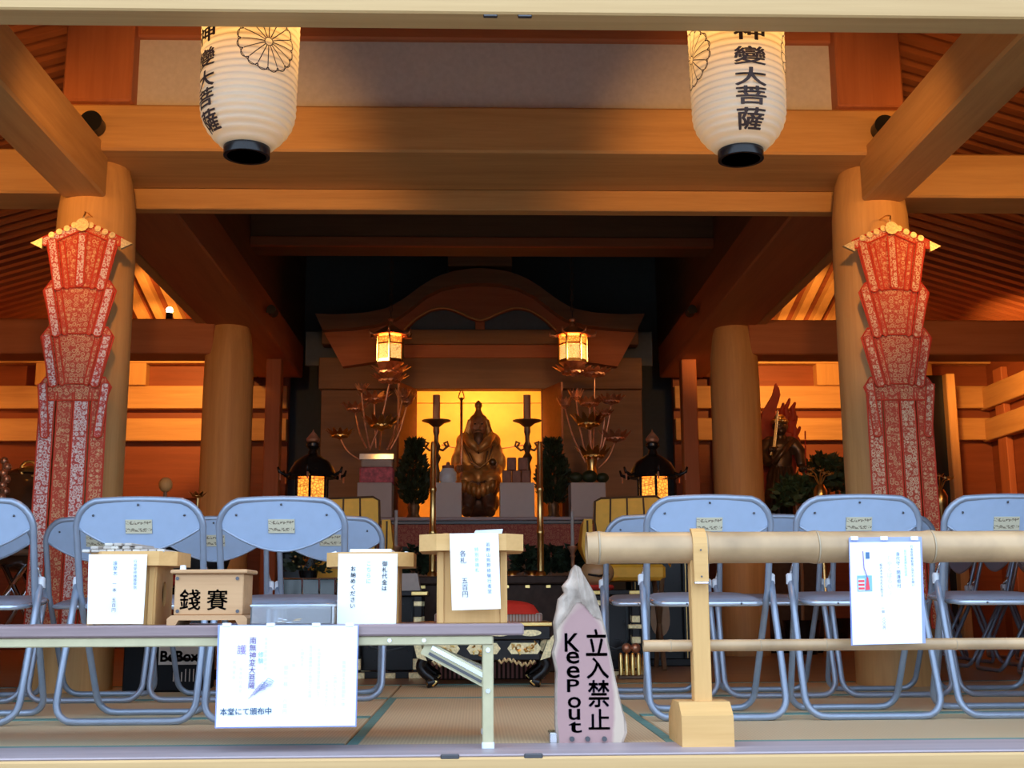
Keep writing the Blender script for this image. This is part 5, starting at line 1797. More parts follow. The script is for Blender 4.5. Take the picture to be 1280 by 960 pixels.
# ------------------------------------------------------------------ conical evergreen sprays in vases
for px, w_ in ((517, 'beside the white box under the pink-filled pack'), (692, 'beside the brass pole near the melons')):
    Y = SFY + .48
    b0 = P(px, 640, Y)
    t = thing('evergreen_spray', 'dark conical spray of evergreen ' + w_, 'plant', (b0.x, Y, SFZ), group='evergreen sprays on the shelf')
    MB().lathe([(.06, 0), (.07, .015), (.045, .06), (.055, .12), (.04, .16)], 16).build('vase', 'bronze', t, smooth=True)
    mb = MB()
    hh = P(px, 552, Y).z - SFZ
    for k in range(1500):
        u = random.random()
        z = .14 + (hh - .14) * u
        rm = .120 * math.sin(min(1, (u + .12) * 1.1) * PI * .9) + .02
        a = random.uniform(0, 2 * PI)
        r = rm * math.sqrt(random.random())
        c = Vector((r * math.cos(a), r * math.sin(a) * .7, z))
        d = Vector((math.cos(a) * .5, math.sin(a) * .5, random.uniform(.2, 1))).normalized() * .06
        s = d.cross(Vector((random.uniform(-1, 1), random.uniform(-1, 1), .3)))  .normalized() * .014
        mb.add([c, c + d * .5 + s, c + d, c + d * .5 - s], [(0, 1, 2, 3)])
    tag(mb.build('needle_leaves', 'leaf_dark', t, fix=False), kind='stuff')
    for k in range(5):
        a = random.uniform(0, 2 * PI)
        MB().tube([(0, 0, .1), (.03 * math.cos(a), .03 * math.sin(a), hh * .5), (.07 * math.cos(a), .05 * math.sin(a), hh * .9)], .005, 5).build('twig', 'dark_wood_Z', t)

# ------------------------------------------------------------------ hexagonal hanging lanterns
for px, w_ in ((488, 'above the pink-filled pack'), (716, 'above the melons')):
    Y = 10.35
    c = P(px, 436, Y)
    k = Y / F * 1.04
    t = thing('hanging_lantern', 'small lit brass hexagonal lantern on a chain ' + w_, 'lantern', (c.x, Y, c.z - 22 * k), group='hanging brass lanterns')
    z = lambda y: (458 - y) * k
    ph = PI / 6 if px < 600 else 0
    R = 17 * k
    MB().lathe([(R * 1.02, z(454)), (R * 1.02, z(450)), (R * .6, z(452))], 6, phase=ph).build('floor_plate', 'brass', t)
    for j in range(6):
        a0, a1 = ph + j * PI / 3, ph + (j + 1) * PI / 3
        p0, p1 = Vector((R * math.cos(a0), R * math.sin(a0), 0)), Vector((R * math.cos(a1), R * math.sin(a1), 0))
        MB().tube([p0 + Vector((0, 0, z(452))), p0 + Vector((0, 0, z(420)))], .010, 6).build('post', 'brass', t)
        q0, q1 = p0 * .94, p1 * .94
        MB().add([(q0.x, q0.y, z(450)), (q1.x, q1.y, z(450)), (q1.x, q1.y, z(432)), (q0.x, q0.y, z(432))], [(0, 1, 2, 3)]).build('pane', 'pane_glow', t)
        MB().add([(q0.x, q0.y, z(430)), (q1.x, q1.y, z(430)), (q1.x, q1.y, z(422)), (q0.x, q0.y, z(422))], [(0, 1, 2, 3)]).build('transom_pane', 'lamp_glow', t)
        MB().tube([p0 + Vector((0, 0, z(431))), p1 + Vector((0, 0, z(431)))], .008, 6).build('rail', 'brass', t)
        # upturned corner of the roof
        d = Vector((math.cos(a0), math.sin(a0), 0))
        MB().tube([d * R * .5 + Vector((0, 0, z(414))), d * R * 1.2 + Vector((0, 0, z(420))), d * R * 1.62 + Vector((0, 0, z(419))), d * R * 1.72 + Vector((0, 0, z(414)))], [.012, .016, .014, .006], 6).build('roof_corner', 'copper', t, smooth='all')
    MB().lathe([(R * 1.35, z(420)), (R * 1.38, z(419)), (R * .9, z(414)), (R * .35, z(408)), (.02, z(402)), (.03, z(399)), (.0, z(396))], 6, phase=ph).build('roof', 'copper', t)
    fl2 = MB().lathe([(R * .3, z(466)), (R * .5, z(462)), (R * .85, z(456)), (R, z(454))], 12).build('underside', 'copper', t, smooth=True)
    lotus(MB(), Vector((0, 0, z(468))), R * 1.5, .5, 12).build('lotus_base', 'copper', t, fix=False)
    ceil_z = 4.2 - (c.z - 22 * k)
    n_l = 26
    ch = MB()
    for j in range(n_l):
        zz = z(396) + (ceil_z - z(396)) * j / n_l
        zz2 = z(396) + (ceil_z - z(396)) * (j + 1.15) / n_l
        if j % 2:
            ch.tube([(-.012, 0, zz), (-.012, 0, zz2), (.012, 0, zz2), (.012, 0, zz)], .004, 5, closed=True)
        else:
            ch.tube([(0, -.012, zz), (0, -.012, zz2), (0, .012, zz2), (0, .012, zz)], .004, 5, closed=True)
    tag(ch.build('chain', 'bronze', t), kind='stuff')
    lamp('POINT', (c.x, Y, c.z), 4.5, AMBER, .03, parent=t)
# ================================================================== square black altar with corner poles
DY0, DY1 = 7.5, 8.75
DZ = PZ(720, DY0)
dx0, dx1 = PX(497, 720, DY0), PX(705, 720, DY0)
dx0, dx1 = PX(486, 720, DY0), PX(728, 720, DY0)
da = thing('square_altar', 'low square black-brown altar table in front of the brocade shelf', 'altar', ((dx0 + dx1) / 2, (DY0 + DY1) / 2, 0))
plain('dull_lacquer', (0.06, 0.034, 0.024), 0.6, var=0.2, spec=0.15)
MB().cbox(dx0, dx1, DY0, DY1, DZ - .05, DZ, .008).build('top_board', 'dull_lacquer', da, True)
MB().cbox(dx0 + .04, dx1 - .04, DY0 + .04, DY1 - .04, .08, DZ - .05, .006).build('body', 'dull_lacquer', da, True)
MB().cbox(dx0, dx1, DY0 + .0, DY1, 0, .08, .008).build('plinth', 'dull_lacquer', da, True)
for k in range(9):
    x = dx0 + .08 + (dx1 - dx0 - .16) * k / 8
    MB().cbox(x - .015, x + .015, DY0 + .034, DY0 + .042, DZ - .075, DZ - .055, .002).build('gilt_stud', 'gold', da, True)
for px, nm in ((540.5, 'near the staff side of the statue'), (676, 'near the brown packets')):
    c = P(px, 722, DY0 + .05)
    h = P(px, 552, DY0 + .05).z - DZ
    t = thing('brass_pole', 'tall thin brass altar pole ' + nm, 'pole', (c.x, DY0 + .05, DZ), group='brass poles on the square altar')
    MB().lathe([(.020, 0), (.020, h * .30), (.025, h * .31), (.025, h * .33), (.020, h * .34), (.018, h * .62), (.023, h * .63), (.023, h * .65), (.018, h * .66), (.017, h * .97), (.012, h)], 14).build('shaft', 'brass', t, smooth=True)
    MB().lathe([(.035, 0), (.03, .02), (.02, .03)], 14).build('foot', 'brass', t, smooth=True)
for px, nm in ((494.5, 'beside the second offering stand'), (716, 'above the slab sign tip')):
    Y = DY0 + .35
    c = P(px, 700, Y)
    h = P(px, 638, Y).z - DZ
    t = thing('small_candlestick', 'slender brass candlestick with thin candle ' + nm, 'candlestick', (c.x, Y, DZ), group='slender candlesticks on the square altar')
    MB().lathe([(.05, 0), (.045, .01), (.012, .03), (.012, h * .28), (.02, h * .31), (.012, h * .34), (.035, h * .44), (.036, h * .46), (.012, h * .47)], 16).build('stem', 'copper', t, smooth=True)
    MB().lathe([(.012, h * .47), (.011, h), (.0, h)], 12).build('candle', 'grey_card', t, smooth=True)
# evergreen sprigs laid out on the altar
for px, py, w_, n_ in ((520, 702, 'beside the tall offering stand', 260), (655, 700, 'behind the tray of the tall offering stand', 300), (688, 700, 'behind the slab sign tip', 420), (716, 692, 'behind the bamboo rail end', 240)):
    Y = DY0 + .55
    c = P(px, py, Y)
    t = thing('evergreen_sprig', 'low dark green sprig on the square altar ' + w_, 'plant', (c.x, Y, DZ), group='evergreen sprigs on the square altar')
    mb = MB()
    for k in range(n_):
        a = random.uniform(0, 2 * PI)
        r = .055 * math.sqrt(random.random())
        p = Vector((r * math.cos(a), r * math.sin(a) * .6, random.uniform(.02, .20) * (1 - r * 3.5) + .01))
        d = Vector((math.cos(a), math.sin(a), random.uniform(-.1, 1.0))).normalized() * .06
        s = d.cross(Vector((random.uniform(-1, 1), random.uniform(-1, 1), .4))).normalized() * .018
        mb.add([p, p + d * .5 + s, p + d, p + d * .5 - s], [(0, 1, 2, 3)])
    tag(mb.build('leaves', 'leaf_dark', t, fix=False), kind='stuff')
    MB().tube([(0, 0, 0), (.01, 0, .1), (-.02, 0, .2)], .006, 5).build('twig', 'dark_wood_Z', t)
for px, w_ in ((640, 'behind the tall offering stand'), (665, 'behind the red cushion')):
    c = P(px, 716, DY0 + .12)
    t = thing('altar_dish', 'small brass ritual dish on the square altar edge ' + w_, 'dish', (c.x, DY0 + .12, DZ), group='brass dishes')
    MB().lathe([(.03, 0), (.025, .012), (.05, .03), (.055, .034), (.05, .034), (.02, .018), (0, .017)], 20).build('bowl', 'brass', t, smooth=True)
    MB().lathe([(.036, -.0), (.036, .004), (.03, .005)], 20).build('foot_ring', 'copper', t, smooth=True)

# ================================================================== priest's seat: black and gilt platform with red cushion
RY0, RY1 = 6.12, 6.72
rx0, rx1 = PX(521, 800, RY0), PX(688, 800, RY0)
rb = thing('ritual_seat', 'low black lacquer seat platform with gilt carving and curled legs', 'platform', ((rx0 + rx1) / 2, (RY0 + RY1) / 2, 0))
zz = lambda y: max(PZ(y, RY0, 605), 0)
MB().cbox(rx0, rx1, RY0, RY1, zz(800), zz(783), .004).build('top_board', 'lacquer', rb, True)
MB().cbox(rx0 - .01, rx1 + .01, RY0 - .01, RY1 + .01, zz(783), zz(778), .003).build('gilt_rim', 'gold', rb, True)
MB().cbox(rx0 + .05, rx1 - .05, RY0 + .02, RY1 - .02, zz(826), zz(800), .004).build('frieze', 'lacquer', rb, True)
for k in range(3):                                                           # carved gilt cartouches
    cx_ = rx0 + .13 + (rx1 - rx0 - .26) * k / 2
    ct_ = MB().prism([(cx_ - .085, (zz(804) + zz(818)) / 2), (cx_ - .065, zz(804)), (cx_ + .065, zz(804)), (cx_ + .085, (zz(804) + zz(818)) / 2), (cx_ + .065, zz(818)), (cx_ - .065, zz(818))], RY0 + .012, RY0 + .022).build('cartouche', 'pale_gold', rb, True)
    mb = MB()
    for j in range(14):
        a = random.uniform(0, 2 * PI)
        p = Vector((cx_ + random.uniform(-.06, .06), RY0 + .010, random.uniform(zz(816), zz(806))))
        mb.tube([p, p + Vector((.012 * math.cos(a), -.002, .012 * math.sin(a))), p + Vector((.02 * math.cos(a + .9), 0, .02 * math.sin(a + .9)))], .0045, 5)
    mb.build('scroll_carving', 'gold', ct_, True)
for k in range(4):                                                           # oval gilt plates on the top edge
    cx_ = rx0 + .10 + (rx1 - rx0 - .2) * k / 3
    MB().prism([(cx_ + .055 * math.cos(a * PI / 8), (zz(786) + zz(797)) / 2 + .016 * math.sin(a * PI / 8)) for a in range(16)], RY0 - .004, RY0 + .002).build('gilt_plate', 'pale_gold', rb, True)
for s, x in ((-1, rx0 + .07), (1, rx1 - .07)):
    for y in (RY0 + .05, RY1 - .05):
        lg = MB().tube(smooth_path([(x - s * .01, y, zz(815)), (x + s * .05, y, zz(826)), (x + s * .055, y, zz(838)), (x - s * .01, y, zz(850)), (x - s * .02, y, .03), (x + s * .02, y - .01, .022)], 2), [.035] * 6 + [.028] * 6 + [.022] * 6 + [.02] * 2, 10) if False else MB().tube(smooth_path([(x - s * .01, y, zz(815)), (x + s * .05, y, zz(826)), (x + s * .055, y, zz(838)), (x - s * .01, y, zz(850)), (x - s * .02, y, .03), (x + s * .02, y - .01, .022)], 2), .024, 10)
        lo = lg.build('leg', 'lacquer', rb, True, smooth='all')
        MB().tube([(x - s * .005, y - .012, .045), (x - s * .03, y - .014, .03), (x - s * .012, y - .016, .016), (x + s * .015, y - .016, .02), (x + s * .012, y - .016, .036)], .009, 6).build('gilt_curl', 'gold', lo, True, smooth='all')
        # corner bracket with hanging carving
        MB().hull([(x + s * .06, y - .03, zz(800)), (x + s * .10, y - .03, zz(792)), (x + s * .07, y - .03, zz(822)), (x + s * .02, y - .03, zz(826)), (x + s * .06, y + .03, zz(800)), (x + s * .09, y + .03, zz(794)), (x + s * .06, y + .03, zz(822)), (x + s * .02, y + .03, zz(824))]).build('corner_carving', 'pale_gold', lo, True)
    mb = MB()
    for j in range(7):
        p = Vector((x - s * (.02 + .026 * j), RY0 + .015, zz(828 + 3 * math.sin(j))))
        mb.tube([p + Vector((-.012, 0, .008)), p + Vector((0, -.004, -.008)), p + Vector((.012, 0, .006))], .007, 5)
    mb.build('apron_carving', 'pale_gold', rb, True)
# red cushion with striped edge
cx0, cx1 = PX(543, 765, RY0 + .06), PX(678, 765, RY0 + .06)
cu = thing('seat_cushion', 'plump red cushion with striped edge on the ritual seat', 'cushion', ((cx0 + cx1) / 2, RY0 + .3, zz(778)))
zc0, zc1, zc2 = zz(778), zz(768), zz(750)
MB().cbox(cx0, cx1, RY0 + .06, RY1 - .06, zc0, zc1 + .005, .006).build('woven_mat', 'grey_card', cu, True)
for k in range(34):
    x = cx0 + .008 + (cx1 - cx0 - .016) * k / 33
    MB().box(x - .003, x + .003, RY0 + .056, RY0 + .062, zc0 + .002, zc1).build('edge_stripe', 'brown_packet', cu, True)
n = 16
vs, fs = [], []
for j in range(n + 1):
    for i in range(n + 1):
        u, v = i / n * 2 - 1, j / n * 2 - 1
        e = max(abs(u), abs(v))
        h = (1 - e ** 4) ** .5
        vs.append(((cx0 + cx1) / 2 + u * (cx1 - cx0) / 2 * .96, (RY0 + RY1) / 2 + v * .25, zc1 + (zc2 - zc1) * h))
for j in range(n):
    for i in range(n):
        a = j * (n + 1) + i
        fs.append((a, a + 1, a + n + 2, a + n + 1))
MB().add(vs, fs).build('red_pad', 'red_cloth', cu, True, smooth='all')
# pink slatted box behind the legs
x0, x1 = PX(538, 840, RY1 + .1), PX(682, 840, RY1 + .1)
sb = thing('slatted_box', 'low pink-red slatted box on the floor under the ritual seat', 'box', ((x0 + x1) / 2, RY1 + .16, 0))
MB().cbox(x0, x1, RY1 + .1, RY1 + .22, 0, .10, .006).build('body', 'dull_lacquer', sb, True)
plain('pink_slat', (0.42, 0.16, 0.13), 0.6)
for k in range(26):
    x = x0 + .01 + (x1 - x0 - .02) * k / 25
    MB().box(x - .006, x + .006, RY1 + .09, RY1 + .1, .006, .094).build('slat', 'pink_slat', sb, True)

# ================================================================== side desks: black frames with gilt fittings
for s, (p0, p1) in ((-1, (441, 527)), (1, (744, 800))):
    Y0, Y1 = 6.95, 7.35
    x0, x1 = PX(p0, 790, Y0), PX(p1, 790, Y0)
    t = thing('side_desk', 'narrow black lacquer side desk with gilt fittings %s' % ('behind the second offering stand' if s < 0 else 'behind the slab sign'), 'desk', ((x0 + x1) / 2, (Y0 + Y1) / 2, 0), group='black side desks')
    zt = PZ(738, Y0)
    MB().cbox(x0 - .03, x1 + .03, Y0 - .02, Y1 + .02, zt - .03, zt, .004).build('top_board', 'lacquer', t, True)
    MB().cbox(x0 - .035, x0 + .06, Y0 - .026, Y0 + .06, zt - .027, zt - .004, .003).build('gilt_corner', 'gold', t, True)
    MB().cbox(x1 - .06, x1 + .035, Y0 - .026, Y0 + .06, zt - .027, zt - .004, .003).build('gilt_corner', 'gold', t, True)
    for x in (x0, x1 - .045):
        for y in (Y0, Y1 - .045):
            lg = MB().cbox(x, x + .045, y, y + .045, 0, zt - .03, .003).build('leg', 'lacquer', t, True)
            for z0, z1, w_ in ((.0, .035, .026), (.05, .11, .004), (zt * .38, zt * .46, .004), (zt * .55, zt * .60, .022), (zt * .62, zt * .70, .002), (zt * .82, zt * .88, .002)):
                MB().cbox(x - w_, x + .045 + w_, y - .006, y + .02, z0, z1, .003).build('gilt_fitting', 'pale_gold', lg, True)
    MB().cbox(x0, x1, Y0 + .01, Y0 + .03, .0, .04, .003).build('stretcher', 'lacquer', t, True)
    xm2 = (x0 + x1) / 2
    MB().cbox(xm2 - .05, xm2 + .05, Y0 + .002, Y0 + .032, .0, .032, .003).build('gilt_fitting', 'pale_gold', t, True)
    MB().cbox(x0 + .04, x1 - .04, Y0 + .10, Y0 + .12, .04, zt - .03, .003).build('back_panel', 'lacquer', t, True)
    # lobed opening frame
    pts = [(x0 + .06, zt - .05)] + [(xm2 + (x0 + .06 - xm2) * math.cos(a), .16 - .06 * math.sin(a) + .05) for a in (0, PI / 4, PI / 2, 3 * PI / 4, PI)] + [(x1 - .06, zt - .05)]
    MB().tube([(x, Y0 + .095, z) for x, z in pts], .008, 6).build('lobed_moulding', 'wall_dark', t, True)
    if s < 0:
        a, b_ = P(500, 736, Y0 + .1), P(524, 714, Y0 + .1)
        o = MB().hull([(a.x, Y0 + .06, zt), (b_.x + .01, Y0 + .06, zt), (a.x, Y0 + .22, zt), (b_.x + .01, Y0 + .22, zt), (a.x, Y0 + .08, zt + .10), (b_.x - .01, Y0 + .08, zt + .10), (a.x, Y0 + .2, zt + .10), (b_.x - .01, Y0 + .2, zt + .10)]).build('sutra_box', 'grey_card')
        tag(o, 'small grey-brown sutra box with sloped side on the black side desk', 'box')
    else:
        c = P(747, 717, Y0 + .15)
        t2 = thing('wooden_fish_drum', 'small round carved wooden drum on the side desk behind the slab sign', 'drum', (c.x, Y0 + .17, zt))
        MB().lathe([(.09, 0), (.10, .015), (.09, .03)], 20).build('cushion', 'red_cloth', t2, smooth=True)
        MB().ball((0, 0, .10), (.10, .09, .08), 20, 12).build('drum_body', 'wood_ball', t2, smooth='all')
        MB().tube([(-.06, -.075, .09), (0, -.094, .08), (.06, -.075, .09)], .007, 6).build('slot', 'black', t2)
# brass pin rack on the floor
c = P(783, 842, 7.1)
t = thing('brass_rack', 'low brass rack of upright pins with round knobs behind the slab sign', 'rack', (c.x, 6.8, 0))
MB().cbox(-.085, .085, -.04, .04, 0, .02, .004).build('base', 'bronze', t)
for k in range(5):
    MB().lathe([(.013, .02), (.013, .13), (.006, .14)], 12, (-.066 + .033 * k, 0, 0)).build('pin', 'gold', t, smooth=True)
for k in range(2):
    MB().ball((-.03 + .05 * k, .02, .165), .028, 14, 10).build('knob', 'copper', t, smooth='all')

# ================================================================== yellow cloth-covered priest chairs
for s, px, w_ in ((-1, 432, 'beside the clear pink-filled pack'), (1, 785, 'behind the bamboo rail end')):
    Y = 7.7
    x = PX(px, 650, Y)
    zt = PZ(624, Y)
    t = thing('draped_chair', 'priest chair covered in yellow cloth with dark seams ' + w_, 'chair', (x, Y, 0), group='yellow draped chairs')
    hw = .22
    prof = [(-hw * .82, zt - .42), (-hw * 1.0, zt - .15), (-hw * .98, zt - .02), (-hw * .80, zt), (hw * .80, zt + .012), (hw * .98, zt - .01), (hw * 1.0, zt - .15), (hw * .82, zt - .42)]
    vs = []
    pts = prof
    n = len(pts)
    MB().prism(pts, -.05, .05).build('back_cover', 'yellow_cloth', t)
    for u in (-.55, -.05, .45):
        MB().tube([(u * hw * .82, -.054, zt - .41), (u * hw, -.056, zt - .15), (u * hw * .95, -.052, zt + .002)], .006, 5).build('seam', 'seam', t)
    MB().tube([(x_, -.05, z_) for x_, z_ in pts], .008, 6, closed=True).build('piping', 'seam', t)
    MB().cbox(-hw, hw, -.10, .32, zt - .52, zt - .42, .02).build('seat_cover', 'yellow_cloth', t)
    for sx in (-1, 1):
        MB().hull([(sx * hw * 1.05, -.02, zt - .30), (sx * hw * 1.38, -.02, zt - .30), (sx * hw * 1.38, .3, zt - .30), (sx * hw * 1.05, .3, zt - .30), (sx * hw * 1.05, -.02, zt - .03 - .1), (sx * hw * 1.3, -.02, zt - .13), (sx * hw * 1.3, .25, zt - .16), (sx * hw * 1.05, .25, zt - .16), (sx * hw * 1.2, .0, zt - .44)]).build('arm_cover', 'yellow_cloth', t)
        MB().tube([(sx * hw * 1.2, -.028, zt - .42), (sx * hw * 1.2, -.028, zt - .14)], .006, 5).build('seam', 'seam', t)
    for sx in (-1, 1):
        MB().tube([(sx * hw * .9, -.08, 0), (sx * hw * .9, .28, zt - .50)], .016, 8).build('leg', 'dark_wood_Z', t)
        MB().tube([(sx * hw * .9, .28, 0), (sx * hw * .9, -.08, zt - .50)], .016, 8).build('leg', 'dark_wood_Z', t)

# ================================================================== standing lanterns with jewel tops
for s, px, w_ in ((-1, 390, 'behind the chair by the payment notice'), (1, 817, 'above the chair behind the rail post')):
    Y = 8.3
    c = P(px, 610, Y)
    k = Y / F * 1.02
    t = thing('standing_lantern', 'black standing lantern with glowing panes ' + w_, 'lantern', (c.x, Y, 0), group='standing black lanterns')
    z = lambda y: P(px, y, Y).z
    R = 25 * k
    # cabinet-like stand
    zc = z(692)
    for sx in (-1, 1):
        for sy in (-1, 1):
            MB().cbox(sx * .17 - .018, sx * .17 + .018, sy * .17 - .018, sy * .17 + .018, 0, zc, .003).build('stand_leg', 'lacquer', t)
            MB().tube([(sx * .17, sy * .17 - .02 * (sy < 0), .03), (sx * .17, sy * .17 - .02 * (sy < 0), zc - .03)], .004, 5).build('gilt_line', 'brass', t)
    MB().cbox(-.21, .21, -.21, .21, zc, zc + .03, .006).build('stand_top', 'lacquer', t)
    MB().cbox(-.21, .21, -.21, .21, 0, .05, .006).build('stand_base', 'lacquer', t)
    MB().box(-.155, .155, -.14, -.13, .05, zc).build('stand_panel', 'lacquer', t)
    lob = [(.0 + .065 * math.cos(a * PI / 10), .30 + .20 * math.sin(a * PI / 10) * (1.0 if a < 10 else .55)) for a in range(20)]
    MB().prism(lob, -.147, -.14).build('lobed_panel', 'wood_ball', t)
    MB().lathe([(.10, zc + .03), (.07, zc + .06), (.045, zc + .10), (.045, z(640)), (.09, z(634)), (R * .95, z(630)), (R * .95, z(627)), (R * .6, z(627))], 20).build('stem', 'lacquer', t, smooth=True)
    for j in range(6):
        a0, a1 = PI / 6 + j * PI / 3, PI / 6 + (j + 1) * PI / 3
        p0, p1 = Vector((R * .8 * math.cos(a0), R * .8 * math.sin(a0), 0)), Vector((R * .8 * math.cos(a1), R * .8 * math.sin(a1), 0))
        MB().tube([p0 + Vector((0, 0, z(627))), p0 + Vector((0, 0, z(598)))], .010, 6).build('post', 'lacquer', t)
        MB().add([(p0.x * .95, p0.y * .95, z(626)), (p1.x * .95, p1.y * .95, z(626)), (p1.x * .95, p1.y * .95, z(600)), (p0.x * .95, p0.y * .95, z(600))], [(0, 1, 2, 3)]).build('pane', 'lamp_glow', t)
        d = Vector((math.cos(a0), math.sin(a0), 0))
        rc = MB().tube([d * R * .8 + Vector((0, 0, z(590))), d * R * 1.35 + Vector((0, 0, z(596))), d * R * 1.7 + Vector((0, 0, z(592))), d * R * 1.78 + Vector((0, 0, z(586)))], [.016, .014, .011, .007], 6).build('roof_curl', 'lacquer', t, smooth='all')
        MB().tube([d * R * 1.66 + Vector((0, 0, z(593))), d * R * 1.66 + Vector((0, 0, z(602)))], .006, 5).build('bell', 'copper', rc)
    MB().lathe([(R * 1.15, z(598)), (R * 1.2, z(595)), (R * 1.05, z(586)), (R * .85, z(578)), (R * .55, z(572)), (R * .25, z(568)), (R * .18, z(562)), (R * .34, z(558)), (R * .34, z(555)), (R * .16, z(552)), (.0, z(552))], 24).build('roof', 'lacquer', t, smooth=True)
    MB().lathe([(.0, z(556)), (R * .30, z(552)), (R * .34, z(549)), (R * .20, z(544)), (R * .06, z(540)), (.0, z(536))], 16).build('flame_jewel', 'copper', t, smooth=True)
    lamp('POINT', (c.x, Y, z(612)), 1.6, AMBER, .03, parent=t)

# ================================================================== drum aisle: big drum, bowl gong, striker, crate
Y = 7.6
c = P(32, 650, Y)
t = thing('barrel_drum', 'large dark glossy round drum with gilt ring fitting beside the brocade hanging', 'drum', (c.x, Y, 0))
rr = 62 * Y / F
zc = c.z
plain('drum_brown', (0.075, 0.035, 0.018), 0.22, coat=0.4, var=0.2, scale=8)
MB().ball((0, 0, zc), (rr, rr * .95, rr * 1.05), 32, 20).build('shell', 'drum_brown', t, smooth='all')
rg = MB().lathe([(.06, 0), (.07, .015), (.05, .03), (.02, .04), (.0, .04)], 16, (.06, -rr * .45, zc + rr * .90)).build('gilt_boss', 'gold', t, smooth=True)
MB().tube([(.06 + .05 * math.cos(a * PI / 6), -rr * .45 - .02, zc + rr * .95 + .05 * math.sin(a * PI / 6)) for a in range(12)], .010, 6, closed=True).build('ring', 'gold', rg, smooth='all')
for s in (-1, 1):
    MB().tube([(s * .30, -.2, 0), (-s * .10, -.12, zc - rr * .7)], .018, 8).build('stand_leg', 'chrome', t, smooth='all')
    MB().tube([(s * .30, .2, 0), (-s * .10, .12, zc - rr * .7)], .018, 8).build('stand_leg', 'chrome', t, smooth='all')
MB().tube([(rr * .75 * math.cos(a * PI / 8), rr * .75 * math.sin(a * PI / 8), zc - rr * .66) for a in range(16)], .022, 8, closed=True).build('stand_ring', 'dark_wood_X', t, smooth='all')
c = P(4, 600, 7.0)
t = thing('tassel_pole', 'thin pole wound with copper beads in front of the large drum', 'pole', (c.x, 7.0, 0))
MB().tube([(0, 0, 0), (0, 0, c.z + .1)], .012, 8).build('pole', 'dark_wood_Z', t)
for k in range(7):
    MB().ball((.02 * (k % 2), 0, c.z - .10 + .035 * k), .024, 10, 8).build('bead', 'copper', t, smooth='all')
# bowl gong on a cushion and stand
Y = 7.05
c = P(243, 690, Y)
rr = 46 * Y / F
t = thing('bowl_gong', 'large black bowl gong on a red cushion behind the coin box', 'gong', (c.x, Y, 0))
zg = P(243, 722, Y).z
MB().lathe([(.0, zg), (rr * .55, zg), (rr * .85, zg + .04), (rr * 1.0, zg + .14), (rr, zg + .26), (rr * 1.03, zg + .30), (rr * 1.03, zg + .315), (rr * .95, zg + .315), (rr * .93, zg + .14), (.0, zg + .05)], 40).build('bowl', 'black', t, smooth=True)
MB().lathe([(rr * .5, zg - .06), (rr * .9, zg - .045), (rr * .95, zg - .02), (rr * .8, zg + .01), (rr * .5, zg + .015)], 32).build('cushion', 'red_cloth', t, smooth=True)
MB().lathe([(rr * .9, 0), (rr * .92, .03), (rr * .6, .06), (rr * .5, zg - .15), (rr * .9, zg - .08), (rr * .9, zg - .06)], 8).build('stand', 'lacquer', t)
c = P(207, 606, 7.4)
t = thing('gong_striker', 'upright striker with round cream padded head behind the grey chairs', 'striker', (c.x, 7.4, 0))
MB().tube([(0, 0, .02), (0, 0, c.z - .03)], .012, 8).build('stick', 'dark_wood_Z', t)
MB().ball((0, 0, c.z), (.042, .042, .046), 16, 10).build('padded_head', 'pale_wood', t, smooth='all')
MB().lathe([(.10, 0), (.10, .02), (.03, .04)], 16).build('foot', 'lacquer', t, smooth=True)
# small gilt ornament by the inner pillar
c = P(247, 622, 7.7)
t = thing('gilt_ornament', 'small gilt flower ornament on a thin stand before the inner pillar', 'ornament', (c.x, 7.7, 0))
lotus(MB(), Vector((0, 0, c.z)), .06, .8, 8).build('flower', 'gold', t, fix=False)
MB().tube([(0, 0, .02), (0, 0, c.z)], .008, 6).build('stand', 'brass', t)
MB().lathe([(.08, 0), (.08, .015), (.02, .03)], 16).build('foot', 'brass', t, smooth=True)
# dark glass case behind the second stand
x0, x1 = PX(352, 740, 7.2), PX(420, 740, 7.2)
t = thing('glass_case', 'dark table-top case with thin metal frame behind the clear tray', 'case', ((x0 + x1) / 2, 7.4, 0))
z0, z1 = PZ(752, 7.2), PZ(722, 7.2)
MB().cbox(x0, x1, 7.2, 7.55, 0, z0, .006).build('cabinet', 'dull_lacquer', t, True)
plain('dark_glass', (0.03, 0.05, 0.045), 0.08, spec=0.6)
MB().box(x0 + .008, x1 - .008, 7.208, 7.542, z0, z1 - .008).build('glass', 'dark_glass', t, True)
for x in (x0 + .006, (x0 + x1) / 2 - .04, (x0 + x1) / 2 + .06, x1 - .006):
    MB().tube([(x, 7.206, z0), (x, 7.206, z1)], .006, 6).build('frame_bar', 'chrome', t, True)
MB().tube([(x0, 7.206, z1), (x1, 7.206, z1), (x1, 7.545, z1), (x0, 7.545, z1)], .006, 6, closed=True).build('frame_rim', 'chrome', t, True)
c = P(385, 700, 7.35)
t = thing('potted_plant', 'small dark leafy plant with tiny gold lights standing on the glass case', 'plant', (c.x, 7.38, z1))
mb = MB()
for k in range(420):
    u = random.random()
    a = random.uniform(0, 2 * PI)
    r = .14 * (1 - u * .8) * math.sqrt(random.random())
    p = Vector((r * math.cos(a), r * math.sin(a), .04 + u * .26))
    d = Vector((math.cos(a), math.sin(a), random.uniform(-.2, .8))).normalized() * .05
    s = d.cross(Vector((random.uniform(-1, 1), random.uniform(-1, 1), .4))).normalized() * .014
    mb.add([p, p + d * .5 + s, p + d, p + d * .5 - s], [(0, 1, 2, 3)])
tag(mb.build('leaves', 'leaf_dark', t, fix=False), kind='stuff')
MB().lathe([(.05, 0), (.06, .05), (.05, .05)], 16).build('pot', 'lacquer', t, smooth=True)
